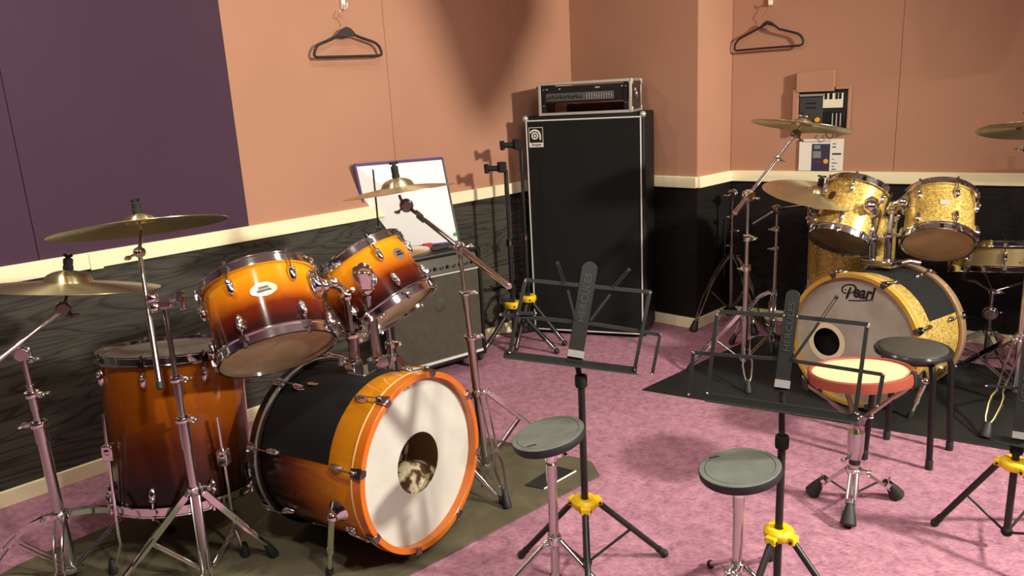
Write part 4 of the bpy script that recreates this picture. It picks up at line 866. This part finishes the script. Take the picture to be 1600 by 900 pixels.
mk = tag(MB().box(G(668, 384, wz + .006), (ex, ey, (0, 0, 1)), (.022, .014, .012)).build('board_eraser', mat('eraser_red', (.42, .02, .04), .6), origin=tuple(G(668, 384, wz)), bevel=.003), 'small red eraser on top of the combo amplifier', 'eraser')
pa, pb = G(676, 392, wz + .006), G(700, 387, wz + .006); mk = MB().tube([pa, pb], .006, 10).build('marker_pen', BLACK, origin=tuple(pa)); tag(mk, 'black marker pen lying before the whiteboard', 'pen')
mc = MB().tube([pb, pb + (pb - pa).normalized() * .03], .0068, 10).build('pen_cap', mat('pen_grey', (.06, .06, .06), .4), mk)

# ================================================================== GUITAR STANDS
def guitar_stand(label, xy, zh, ztop, feet, face, seg):
    x, y = xy; root = thing('guitar_stand', (x, y, 0), label, 'guitar stand', 'guitar stands in the corner')
    MB().tube([(x, y, .07), (x, y, zh)], .013, 14).build('shaft', STANDBLK, root); MB().tube([(x, y, zh), (x, y, seg)], .012, 14).build('shaft', STANDBLK, root); MB().tube([(x, y, seg - .02), (x, y, ztop - .02)], .009, 12).build('shaft', STANDBLK, root)
    collar(root, (x, y, seg), .012, .018, None, DARKCHROME)
    f = Vector(face).normalized(); sd = Vector((-f.y, f.x, 0))
    top = Vector((x, y, ztop - .02)); MB().tube([top - Vector((0, 0, .12)), top, top + f * .03 + Vector((0, 0, .02))], .012, 12).build('neck_post', STANDBLK, root)
    yk = MB().tube([top + f * .02 + Vector((0, 0, .018)), top + f * .10 + Vector((0, 0, .024))], .014, 12)
    yk.box(top + f * .02 + Vector((0, 0, .024)), (f, sd, (0, 0, 1)), (.018, .024, .026)); yk.tube([top + f * .10 + sd * -.004, top + f * .105 + Vector((0, 0, .046))], .013, 10).tube([top + f * .035 + sd * .02, top + f * .035 + sd * .02 + Vector((0, 0, .05))], .013, 10)
    yk.build('yoke', BLACKM, root, bevel=.004)
    yl = MB().lathe([(.012, -.014), (.040, -.016), (.046, -.006), (.045, .012), (.036, .020), (.012, .018)], (x, y, zh), (0, 0, 1), 3 * 8, (f.x, f.y, 0), closed=True).build('clutch', YELLOW, root, bevel=.002, label='yellow clutch')
    mb = MB()
    for k in range(3): a = math.radians(40 + 120 * k); mb.ball((x + .046 * math.cos(a), y + .046 * math.sin(a), zh), .005)
    mb.build('rivet', BLACK, yl); MB().lathe([(0, -.04), (.026, -.04), (.030, -.018), (.014, -.015)], (x, y, zh), (0, 0, 1), 20).build('hub', BLACKM, root)
    for fx, fy in feet:
        d = Vector((fx - x, fy - y, 0)); dn = d.normalized(); h = Vector((x, y, zh - .03)) + dn * .03; e = Vector((fx, fy, .016)); k = h.lerp(e, .72)
        l = MB().tube([h, e - (e - h).normalized() * .02], .0125, 12).build('leg', STANDBLK, root); MB().tube([k, e - (e - h).normalized() * .02], .0135, 12).build('leg_sleeve', DARKCHROME, l); MB().ball(e, .0155).build('rubber_foot', RUBBER, l)
        MB().tube([(x + dn.x * .014, y + dn.y * .014, .09), h.lerp(e, .5)], .005, 8).build('brace', STANDBLK, l)
    for s in (-1, 1):                                       # cradle arms
        a = Vector((x, y, zh + .09)); MB().tube([a, a + f * .03 + sd * .07 * s, a + f * .05 + sd * .13 * s + Vector((0, 0, -.03)), a + f * .11 + sd * .13 * s + Vector((0, 0, -.02))], .009, 10).build('cradle_arm', BLACKM, root)
    collar(root, (x, y, zh + .09), .013, .018, None, BLACKM)
    return root
guitar_stand('black guitar stand with yellow clutch, the lower one, nearer the combo amplifier', (.0, 3.945), vz((.0, 3.945), 476), vz((.0, 3.945), 262), [(.217, 3.831), (-.185, 3.80), (.03, 4.18)][:3], (-.75, -.3, 0), vz((.0, 3.945), 378))
guitar_stand('black guitar stand with yellow clutch, the taller one, touching the bass cabinet', (.085, 4.045), vz((.085, 4.045), 466), vz((.085, 4.045), 226), [(.268, 3.955), (.0, 3.845), (.05, 4.24)], (-.75, -.3, 0), vz((.085, 4.045), 370))

# ================================================================== MUSIC STANDS
def music_stand(label, xy, zh, plane_n, top, spec, feet, zlow, pz):
    x, y = xy; root = thing('music_stand', (x, y, 0), label, 'music stand', 'folding music stands')
    n = Vector(plane_n).normalized(); d = n.dot(Vector(top)); pt = lambda q: PL(q[0], q[1], n, d)
    def bar(nm, a, b, w, off=0.0, t=.0022, m=STANDBLK): return MB().bar(pt(a) + n * off, pt(b) + n * off, w, t, n).build(nm, m, root, bevel=.0006)
    pa, pb = pt(spec['plate'][0]), pt(spec['plate'][1]); ax = (pa - pb).normalized(); sd = n.cross(ax); hw = spec['hw']
    poly = [pb + sd * hw, pb - sd * hw] + [pa - ax * hw + sd * hw * math.cos(t) + ax * hw * math.sin(t) for t in [math.pi - math.pi * k / 12 for k in range(13)]]
    pl = MB().prism(poly, n, .003).build('back_plate', STANDBLK, root, bevel=.0006)
    L = (pa - pb).length
    text_mesh('HERCULES', pa - ax * L * .36 + n * .0033, -ax if False else ax, -sd if ax.cross(-sd).dot(n) > 0 else sd, hw * 1.25, .0008, 0, .01, width=L * .48).build('lettering', mat('embossed_grey', (.035, .035, .032), .4) if 'embossed_grey' not in bpy.data.materials else bpy.data.materials['embossed_grey'], pl)
    MB().box(pb + ax * L * .085 + n * .006, (sd, ax, n), (hw * 1.05, .009, .004)).build('plate_bend', mat('pale_steel', (.55, .55, .50), .3, .6) if 'pale_steel' not in bpy.data.materials else bpy.data.materials['pale_steel'], pl, label='pale bend at the foot of the plate')  # pale band across the foot of the plate
    for i, (nm, a, b, w, off) in enumerate(spec['bars']):
        br = bar(nm, a, b, w, off)
        for q in (a, b): MB().ball(pt(q) + n * (off + .002), .0032, None, (1, 1, 1), 8, 6).build('rivet', CHROME, br)
    a, b = pt(spec['tray'][0]), pt(spec['tray'][1]); tr = MB().bar(a, b, .019, .0025, n); tr.bar(a + n * .016 - ax * .0085, b + n * .016 - ax * .0085, .034, .0022, ax); tr.build('tray', STANDBLK, root, bevel=.0006)
    for seg in spec['pages']:
        w = .0065; MB().bar(pt(seg[0]) + n * .005, pt(seg[1]) + n * .005, w, .002, n).build('page_holder', STANDBLK, root)
        if len(seg) > 2:
            a, b = pt(seg[2]) + n * .005, pt(seg[3]) + n * .005; s2 = n.cross((b - a).normalized()); mb = MB()
            for s in (-1, 1): mb.bar(a + s2 * .0028 * s, b + s2 * .0028 * s, .0018, .002, n)
            mb.box(b, ((b - a), s2, n), (.004, .0045, .001)); mb.build('page_holder', STANDBLK, root)
    tp = pb - n * .004 + ax * .02; 
    MB().tube([(x, y, zlow), (x, y, pz)], .0095, 14).build('pole', STANDBLK, root); MB().tube([(x, y, pz - .01), tp], .0075, 12).build('pole', STANDBLK, root); collar(root, (x, y, pz), .0095, .016, None, BLACKM)
    MB().box(tp + ax * .02 - n * .004, (sd, ax, n), (.012, .03, .008)).build('desk_joint', BLACKM, root, bevel=.002)
    fd = Vector((-x, -y, 0)).normalized()
    yl = MB().lathe([(.010, -.012), (.030, -.014), (.037, -.005), (.037, .008), (.028, .016), (.010, .014)], (x, y, zh), (0, 0, 1), 24, closed=True)
    for fx, fy in feet:
        dn = Vector((fx - x, fy - y, 0)).normalized(); yl.box(Vector((x, y, zh - .004)) + dn * .034, (dn, Vector((-dn.y, dn.x, 0)), (0, 0, 1)), (.014, .013, .010))
    yl = yl.build('clutch', YELLOW, root, bevel=.002, label='yellow clutch')
    mb = MB()
    for fx, fy in feet: dn = Vector((fx - x, fy - y, 0)).normalized(); t = Vector((-dn.y, dn.x, 0)); mb.tube([Vector((x, y, zh - .006)) + dn * .04 - t * .016, Vector((x, y, zh - .006)) + dn * .04 + t * .016], .004, 8)
    mb.build('pivot_bolt', BLACK, yl); MB().ball((x, y, zlow), .0155).build('lower_hub', BLACKM, root)
    for fx, fy in feet:
        dn = Vector((fx - x, fy - y, 0)).normalized(); h = Vector((x, y, zh - .008)) + dn * .038; e = Vector((fx, fy, .012))
        l = MB().tube([h, e], .0085, 12).build('leg', STANDBLK, root); MB().ball(e, .0125).tube([e, e + (h - e).normalized() * .03], .0105, 10).build('rubber_foot', RUBBER, l)
        MB().tube([(x + dn.x * .008, y + dn.y * .008, zlow), h.lerp(e, .5)], .0038, 8).build('brace', STANDBLK, l)
    return root
def desk_n(xy, yaw, back):
    d = Vector((-xy[0], -xy[1], 0)).normalized(); d = Matrix.Rotation(math.radians(yaw), 3, 'Z') @ d; return d * math.cos(math.radians(back)) + Vector((0, 0, math.sin(math.radians(back))))
m1 = (.168, 1.893); b1_ = .0105
music_stand('black folding music stand before the bass cabinet, middle of the picture', m1, vz(m1, 785), desk_n(m1, 8, 16), (m1[0], m1[1], vz(m1, 566)),
    dict(plate=((923, 409), (897, 566)), hw=.0205, pages=[((899, 500), (887, 453), (882, 443), (871, 411)), ((922, 501), (953, 460), (958, 449), (982, 421.5))], tray=((787, 553), (995, 579)),
    bars=[('crossbar', (821, 437.5), (1017, 456.5), b1_, 0), ('crossbar', (782, 491.5), (899, 503), b1_, -.003), ('crossbar', (914, 504), (1033, 523), b1_, -.003), ('side_bar', (820, 440), (796, 551), .0095, .003), ('side_bar', (1014.5, 458), (991, 578), .0095, .003), ('extension_flap', (1031.5, 522), (1019, 585), .0085, 0), ('extension_flap', (808, 490), (837, 489.5), .0085, .004)]),
    [(.404, 1.986), (-.014, 2.018), (.15, 1.645)], .06, vz(m1, 595))
m2 = (.632, 1.70)
music_stand('black folding music stand before the gold bass drum', m2, vz(m2, 832), desk_n(m2, 8, 16), (m2[0], m2[1], vz(m2, 612)),
    dict(plate=((1240, 453), (1220, 613)), hw=.0165, pages=[((1238, 562), (1279, 504), (1281, 501), (1306, 465))], tray=((1101, 619), (1340, 654)),
    bars=[('crossbar', (1122, 487), (1224, 493), b1_, 0), ('crossbar', (1245, 495), (1357, 507), b1_, 0), ('crossbar', (1082, 551), (1217, 561), .009, -.003), ('crossbar', (1235, 563), (1380, 585.5), .009, -.003), ('side_bar', (1120, 492), (1105, 614), .0095, .003), ('side_bar', (1354, 510), (1336, 645), .0095, .003), ('extension_flap', (1083.5, 551), (1076, 616), .0095, 0), ('extension_flap', (1379.5, 585), (1371, 634), .0095, 0)]),
    [(.46, 1.53), (.80, 1.50), (.64, 1.44)][:2] + [(.70, 1.94)], .06, vz(m2, 690))
m3 = (1.37, 1.932)
music_stand('black folding music stand cut by the right edge of the picture', m3, vz(m3, 725), desk_n(m3, 8, 16), (m3[0], m3[1], vz(m3, 690)),
    dict(plate=((1611, 530), (1592, 694)), hw=.018, pages=[], tray=((1553, 683), (1715, 716)),
    bars=[('crossbar', (1541, 603), (1596, 607), .008, -.003), ('crossbar', (1608, 608), (1700, 622), .009, -.003), ('crossbar', (1612, 556), (1695, 566), .009, 0), ('side_bar', (1695, 566), (1683, 705), .0095, .003)]),
    [(1.244, 2.069), (1.62, 2.06), (1.40, 1.68)], .06, vz(m3, 700))

# ================================================================== PRACTICE PADS
def practice_pad(label, C, n, r, xy, zhub, feet, zc1):
    C = Vector(C); n = Vector(n).normalized(); x, y = xy; root = thing('practice_pad', (x, y, 0), label, 'practice pad', 'grey practice pads on stands')
    MB().lathe([(0, -.024), (r * .96, -.024), (r, -.018), (r, -.005), (r * .99, -.002), (r * .97, -.0015), (0, -.0015)], C, n, 64).build('pad_base', RUBBER, root, label='black rubber base')
    p = MB().lathe([(0, 0), (r * .835, 0), (r * .84, -.0012), (r * .85, -.0012), (r * .855, 0), (r * .97, -.0004), (r * .985, -.002), (r * .96, -.003)], C, n, 64).build('pad', PADG, root, label='grey rubber playing surface')
    MB().lathe([(r * .838, .0001), (r * .852, .0001)], C + n * -.0008, n, 64).build('groove', RUBBER, p)
    u, v, n = frame(n, (0, -1, 0)); MB().box(C - v * r * .45 + u * r * .55 * (1 if C.x < .3 else -1.2) + n * .0002, (v, u, n), (.012, .003, .0004)).build('maker_mark', RUBBER, p)
    b = C - n * .026; z1 = b.z - .03
    MB().tube([b + n * .004, (x, y, z1)], .0085, 10).build('swivel', DARKCHROME, root); MB().tube([(x, y, .03), (x, y, zc1)], .0125, 16).build('pole', STEEL, root); MB().tube([(x, y, zc1 - .02), (x, y, z1 - .01)], .0095, 14).build('pole', STEEL, root)
    collar(root, (x, y, z1 - .01), .0095, .014, (.8, .4, .0)); MB().tube([(x, y, zc1 - .03), (x, y, zc1 + .02)], .0145, 16).build('sleeve', STEEL, root); collar(root, (x, y, zhub), .0128, .012, (-.5, -.8, 0))
    for fx, fy in feet:
        e = Vector((fx, fy, .012)); dn = Vector((fx - x, fy - y, 0)).normalized(); h = Vector((x, y, zhub)) + dn * .02
        l = MB().tube([h, e], .0075, 12).build('leg', STEEL, root); MB().ball(e, .012).build('rubber_foot', RUBBER, l); MB().tube([(x + dn.x * .014, y + dn.y * .014, .05), h.lerp(e, .5)], .0038, 8).build('brace', STEEL, l)
    collar(root, (x, y, .05), .0128, .009)
    return root
def feet_at(xy, R, angs): return [(xy[0] + R * math.cos(math.radians(a)), xy[1] + R * math.sin(math.radians(a))) for a in angs]
p1 = (.078, 1.84); practice_pad('round grey practice pad tilted on a chrome stand, left of the music stand pole', (.072, 1.842, .482), (-.206, .01, .978), .098, p1, vz(p1, 842), feet_at(p1, .24, (205, 322, 85)), vz(p1, 735))
p2 = (.524, 1.682); practice_pad('round grey practice pad nearly level at the bottom of the picture', (.524, 1.68, .443), (-.135, .005, .991), .0977, p2, .17, feet_at(p2, .24, (215, 325, 90)), .36)
# red rimmed pad on a low snare stand
rc = (1.05, 2.2); RS = thing('snare_stand', (rc[0], rc[1], 0), 'low chrome stand with black rubber feet under the red rimmed pad', 'snare stand')
pc = Vector((1.07, 2.245, .45)); pn = Vector((-.056, .09, .993)).normalized(); PR = .152
za, zb, zz = vz(rc, 735), vz(rc, 716), vz(rc, 674)
MB().tube([(*rc, .05), (*rc, zb)], .0165, 18).build('pole', STEEL, RS); MB().tube([(*rc, vz(rc, 724)), (*rc, vz(rc, 716))], .0172, 18).build('pole_band', RUBBER, RS); MB().tube([(*rc, zb), (*rc, zb + .03), (*rc, zz)], [.018, .0245, .0255], 20).build('height_clamp', STEEL, RS); MB().tube([(*rc, zz), (*rc, vz(rc, 650))], .0085, 12).build('pole', DARKCHROME, RS)
MB().tube([Vector((*rc, zb + .02)), Vector((rc[0] - .045, rc[1] - .02, zb + .005))], .004, 8).ball((rc[0] - .047, rc[1] - .02, zb + .005), .008).build('wing_nut', CHROME, RS)
collar(RS, (*rc, za), .017, .010, (.8, -.5, 0))
for f in ((.956, 2.28), (.987, 2.084), (1.208, 2.233)):
    f = Vector((f[0], f[1], .02)); d = Vector((f.x - rc[0], f.y - rc[1], 0)); dn = d.normalized(); h = Vector((*rc, za)) + dn * .024; s = Vector((-dn.y, dn.x, 0)); mb = MB()
    mb.bar(h, f - (f - h) * .06, .017, .010, (0, 0, 1)) if f.x > .99 or f.x < .96 else [mb.tube([h + s * k * .010, h.lerp(f, .75) + s * k * .012, h.lerp(f, .86)], .0042, 8) for k in (-1, 1)]
    l = mb.build('leg', STEEL, RS); a_ = (f - h).normalized()
    MB().lathe([(0, -.045), (.010, -.042), (.019, -.01), (.024, .018), (.020, .024), (0, .026)], f + Vector((0, 0, .004)) - a_ * .01, (a_ + Vector((0, 0, -.5))).normalized(), 4 * 4).build('rubber_foot', RUBBER, l)
    MB().lathe([(.012, -.008), (.015, -.008), (.015, .006), (.012, .006)], f + Vector((0, 0, .012)) - a_ * .05, a_, 14, closed=True).tube([f - a_ * .045 + Vector((0, 0, .02)), f - a_ * .035 + Vector((0, 0, .042))], .003, 6).build('spur_nut', CHROME, l)
    MB().tube([Vector((*rc, .05)) + dn * .017, h.lerp(f, .5)], .004, 8).build('brace', STEEL, l)
bh = Vector((*rc, vz(rc, 655))); tilter(RS, bh, (.4, -.9, 0), .018, (.7, -.3, .3), DARKCHROME); u_, v_, pn = frame(pn, (0, -1, 0))
for q in (G(1250, 592, .415), G(1445, 594, .43), None):
    if q is None: dd = (pn.cross(Vector((1, 0, 0)))).normalized(); dd = dd if dd.y > 0 else -dd
    else: dd = q - pc; dd = (dd - pn * dd.dot(pn)).normalized()
    e1 = pc + dd * (PR + .006) - pn * .043; mb = MB().bar(bh + dd * .015, bh.lerp(e1, .55), .014, .008, (0, 0, 1)); mb.bar(bh.lerp(e1, .5), e1, .010, .007, (0, 0, 1)); mb.bar(e1, e1 + pn * .03 + dd * .012, .012, .006, dd)
    a_ = mb.build('basket_arm', DARKCHROME, RS); MB().box(e1 + pn * .006 + dd * .006, (dd, pn.cross(dd), pn), (.007, .011, .017)).build('rubber_grip', RUBBER, a_, bevel=.003)
pad = thing('practice_pad', tuple(pc - pn * .03), 'cream practice pad with red orange rim on a low snare stand', 'practice pad')
MB().lathe([(PR - .012, -.004), (PR - .010, .0), (PR - .003, .002), (PR + .002, -.002), (PR + .003, -.016), (PR + .002, -.032), (PR - .004, -.034), (PR - .014, -.032)], pc, pn, 72, closed=True).build('rim', REDRIM, pad, label='red orange rim')
MB().lathe([(0, -.005), (PR - .012, -.005), (PR - .012, -.028), (0, -.028)], pc, pn, 64).build('pad', CREAM, pad, label='cream playing surface')
q = G(1395, 596, .43) - pc; q = (q - pn * q.dot(pn)).normalized(); MB().box(pc + q * (PR - .001) - pn * .017, (q, pn.cross(q), pn), (.0085, .012, .022)).build('clip', RUBBER, pad, bevel=.003, label='black clip over the rim')

# ================================================================== STOOL
sc = Vector((1.385, 2.525, .418)); sr = .126; ST_ = thing('stool', (sc.x, sc.y, 0), 'round black stool with four straight legs beside the gold bass drum', 'stool')
MB().lathe([(0, .0), (sr * .80, -.001), (sr * .86, -.006), (sr * .88, -.014), (0, -.014)], sc, (0, 0, 1), 64).build('seat', mat('seat_vinyl', (.055, .052, .042), .45), ST_, label='dark vinyl seat'); MB().lathe([(sr * .84, -.010), (sr * .95, -.007), (sr, -.014), (sr * .985, -.024), (sr * .9, -.026), (sr * .8, -.022)], sc, (0, 0, 1), 64, closed=True).build('seat_rim', mat('seat_rim_black', (.02, .02, .02), .2), ST_)
MB().lathe([(0, -.016), (sr * .85, -.016), (sr * .7, -.04), (sr * .68, -.048), (0, -.048)], sc, (0, 0, 1), 40).build('seat_frame', STANDBLK, ST_)
for q in ((1451, 733), (1483, 703), (1385, 686), (1350, 717)):
    f = G(*q); d = Vector((sc.x - f.x, sc.y - f.y, 0)); t = Vector((f.x, f.y, 0)) + d * .22
    l = MB().tube([(f.x, f.y, .01), (t.x * .6 + f.x * .4, t.y * .6 + f.y * .4, sc.z - .09), (t.x, t.y, sc.z - .05), (t.x + d.x * .12, t.y + d.y * .12, sc.z - .036)], .0105, 12).build('leg', BLACK, ST_); MB().lathe([(0, 0), (.0125, 0), (.0125, .03), (.0105, .034)], (f.x, f.y, .0015), (0, 0, 1), 14).build('leg_tip', RUBBER, l)

# ================================================================== WALL THINGS
def hanger(label, N, D, outline, dome, clip, hook, w):
    pl = lambda q, off=.035: PL(q[0], q[1], N, D - off); pts = [pl(q) for q in outline]
    c = pl(hook[-1]); root = thing('clothes_hanger', tuple(c), label, 'hanger', 'clothes hangers on the walls')
    MB().tube(pts, w, 10, close=True).build('frame', mat('hanger_black', (.010, .008, .009), .6) if 'hanger_black' not in bpy.data.materials else bpy.data.materials['hanger_black'], root)
    MB().prism([pl(q, .038) for q in dome], -N, .007).build('shoulder_plate', bpy.data.materials['hanger_black'], root, bevel=.002)
    MB().tube([pl(q) for q in hook], .0016, 8).build('hook', mat('hook_copper', (.55, .33, .2), .3, .9) if 'hook_copper' not in bpy.data.materials else bpy.data.materials['hook_copper'], root)
    return root
f_ = lambda P_, s, ox, oy: [(x / s + ox, y / s + oy) for x, y in P_]
hanger('black clothes hanger high on the peach wall above the whiteboard', N1, D1, f_([(470, 385), (400, 425), (310, 462), (250, 490), (222, 545), (215, 590), (228, 614), (250, 620), (580, 612), (915, 602), (942, 590), (942, 560), (920, 505), (885, 470), (850, 452), (700, 400), (655, 380), (560, 372)], 6.925, 460, 0),
    f_([(460, 392), (480, 350), (510, 312), (555, 290), (600, 305), (640, 345), (665, 385), (610, 392), (590, 400), (555, 402), (520, 400)], 6.925, 460, 0), None, f_([(550, 268), (548, 240), (530, 205), (500, 170), (485, 190), (478, 160), (490, 125), (505, 95)], 6.925, 460, 0), .0062)
hanger('black clothes hanger on the right wall above the wall recess', N3, D3, f_([(500, 400), (300, 505), (215, 555), (170, 620), (160, 690), (180, 712), (600, 675), (1080, 640), (1120, 615), (1125, 560), (1090, 500), (1050, 472), (970, 450), (780, 405), (730, 360), (620, 330)], 9, 1130, 0),
    f_([(495, 405), (530, 360), (580, 310), (625, 290), (690, 310), (735, 350), (765, 400), (740, 392), (690, 352), (630, 345), (570, 362), (520, 402)], 9, 1130, 0), None, f_([(620, 285), (608, 250), (575, 210), (570, 190), (600, 160), (615, 120), (640, 75)], 9, 1130, 0), .0058)
def wall_clip(label, N, D, px, w, h):
    c = PL(px[0], px[1], N, D - .009); U = Vector((N.y, -N.x, 0)); r = thing('wall_hook', tuple(c), label, 'hook')
    MB().box(c, (U, N, (0, 0, 1)), (w, .0085, h)).build('hook_plate', WHITE, r, bevel=.003); MB().tube([c - N * .006 + Vector((0, 0, -h * .5)), c - N * .03 + Vector((0, 0, -h * .8)), c - N * .036 + Vector((0, 0, -h * .3))], .004, 8).build('prong', WHITE, r)
wall_clip('white plastic hook holding the hanger above the whiteboard', N1, D1, (535, 2), .010, .034); wall_clip('white plastic hook holding the hanger on the right wall', N3, D3, (1204, -1), .011, .030)
# recess with the room controller, flap above, poster below
w3 = lambda x, y, off=.0: PL(x, y, N3, D3 - .011 - off)
box = thing('wall_controller', tuple(w3(1284, 195)), 'dark control unit with orange dial in peach frame on the right wall', 'control unit')
up = Vector((0, 0, 1)); a, b = w3(1250, 142), w3(1324, 196); bw = (b - a).dot(U3); bh_ = (a - b).z; cc = (a + b) / 2
bx = lambda x, y, z: a + U3 * x * bw - up * y * bh_ - N3 * z
def wbx(name, x0, y0, x1, y1, z0, z1, m, par=box, bev=0): return MB().box((bx(x0, y0, z0) + bx(x1, y1, z1)) / 2, (U3, N3, up), (abs(x1 - x0) * bw / 2, abs(z1 - z0) / 2, abs(y1 - y0) * bh_ / 2)).build(name, m, par, bevel=bev)
wbx('back_panel', 0, 0, 1, 1.12, .0, .006, mat('unit_black', (.015, .014, .014), .5))
for r_ in ((-.12, -.04, .0, 1.2), (1.0, -.04, 1.05, 1.2), (.75, -.09, 1.05, 0)): wbx('frame', r_[0], r_[1], r_[2], r_[3], 0, .028, PEACH, bev=.002)
wbx('unit_body', .02, .16, .50, 1.1, .006, .018, mat('unit_grey', (.045, .042, .042), .4), bev=.002); wbx('shelf_edge', .02, .10, .52, .16, .006, .03, mat('edge_grey', (.25, .24, .24), .4)); wbx('unit_body', .56, .60, .95, 1.1, .006, .02, BLACK, bev=.002)
kp = wbx('key_plate', .50, .10, .90, .50, .008, .020, mat('key_cream', (.80, .74, .55), .4), bev=.001)
for k, (x, w) in enumerate(((.535, .05), (.63, .06), (.75, .05), (.82, .05))): wbx('key', x, .10, x + w, .26, .019, .022, BLACK, kp)
dm = mat('dial_orange', (.85, .36, .03), .4); MB().lathe([(0, .012), (.011, .012), (.013, .008), (.013, 0)], bx(.40, .82, .018), -N3, 24, up).build('dial', dm, box, label='orange dial')
for x, y, w, h in ((.16, .34, .2, .03), (.16, .46, .2, .03), (.06, .60, .05, .05), (.18, .66, .05, .05)): wbx('button', x, y, x + w, y + h, .017, .021, DARKCHROME)
for x in (.70, .78, .86): wbx('jack_strip', x, .65, x + .02, 1.0, .019, .022, mat('strip_pale', (.45, .43, .40), .4) if 'strip_pale' not in bpy.data.materials else bpy.data.materials['strip_pale'])
cl = [w3(1291, 205, .02), w3(1291, 212, .028), w3(1296, 217, .03), w3(1301, 214, .028), w3(1302, 205, .02)]; MB().tube(cl, .003, 8).build('cable', BLACK, box)
a2, b2 = w3(1247, 113), w3(1305, 142); fl = MB().box((a2 + b2) / 2 - N3 * .016, (U3, N3, up), ((b2 - a2).dot(U3) / 2, .016, (a2 - b2).z / 2)).build('cover_flap', PEACH, box, bevel=.003, label='peach cover flap raised above the recess')
pa_, pb_ = w3(1249.5, 217.5), w3(1316.5, 268.5); pw, ph = (pb_ - pa_).dot(U3), (pa_ - pb_).z
po = thing('instruction_sheet', tuple((pa_ + pb_) / 2), 'white instruction sheet with a dark picture taped below the recess', 'poster')
pxx = lambda x, y, z: pa_ + U3 * x * pw - up * y * ph - N3 * z
def pbx(name, x0, y0, x1, y1, z, m, par): return MB().box(pxx((x0 + x1) / 2, (y0 + y1) / 2, z), (U3, N3, up), ((x1 - x0) * pw / 2, .0004, (y1 - y0) * ph / 2)).build(name, m, par)
paper = pbx('paper', 0, 0, 1, .97, .0006, mat('paper_white', (.80, .74, .64), .7), po)
pic = pbx('picture', .29, .15, .70, .97, .0012, mat('picture_navy', (.035, .03, .06), .5), paper)
pbx('picture_screen', .32, .37, .50, .58, .0018, mat('picture_grey', (.22, .23, .22), .5), pic); MB().lathe([(0, .0006), (.0125, .0006), (.0125, 0)], pxx(.615, .68, .0016), -N3, 24, up).build('picture_dial', dm, pic)
for y in (.20, .26): pbx('picture_mark', .34, y, .48, y + .03, .0018, bpy.data.materials['strip_pale'], pic)
pbx('picture_mark', .34, .66, .50, .72, .0018, mat('picture_maroon', (.12, .03, .05), .5), pic)
inkm = mat('print_dark', (.05, .04, .045), .6); 
for x0, y0, x1, y1 in ((.75, .14, .83, .165), (.75, .23, .83, .265), (.75, .43, .95, .485), (.75, .61, .80, .63), (.75, .72, .87, .745), (.75, .82, .81, .845), (.75, .91, .85, .94), (.06, .07, .70, .085)): pbx('print', x0, y0, x1, y1, .0012, inkm, paper)

# loudspeaker hung from the ceiling (just above the picture); it shades the upper wall
LP = Vector((3.40, 0.55, CEIL - .08)); sil = [PL(x, y, N1, D1).lerp(LP, .46) for x, y in ((640, -60), (705, 115), (742, 200), (772, 188), (802, 140), (845, 35), (838, -60))]
hc = sum(sil, Vector()) / 7; hd2 = (LP - hc).normalized(); hsp = thing('hanging_speaker', tuple(hc), 'black loudspeaker hung under the ceiling before the bass cabinet', 'loudspeaker')
MB().prism(sil, hd2, .20).build('cabinet', BLACKM, hsp, bevel=.012)
MB().prism([hc + (p - hc) * .86 + hd2 * .199 for p in sil], hd2, .004).build('grille', BLACK, hsp)
tp_ = max(sil, key=lambda p: p.z); MB().tube([hc + hd2 * .1, Vector((hc.x + hd2.x * .1, hc.y + hd2.y * .1, CEIL - .005))], .016, 10).build('bracket', BLACK, hsp)
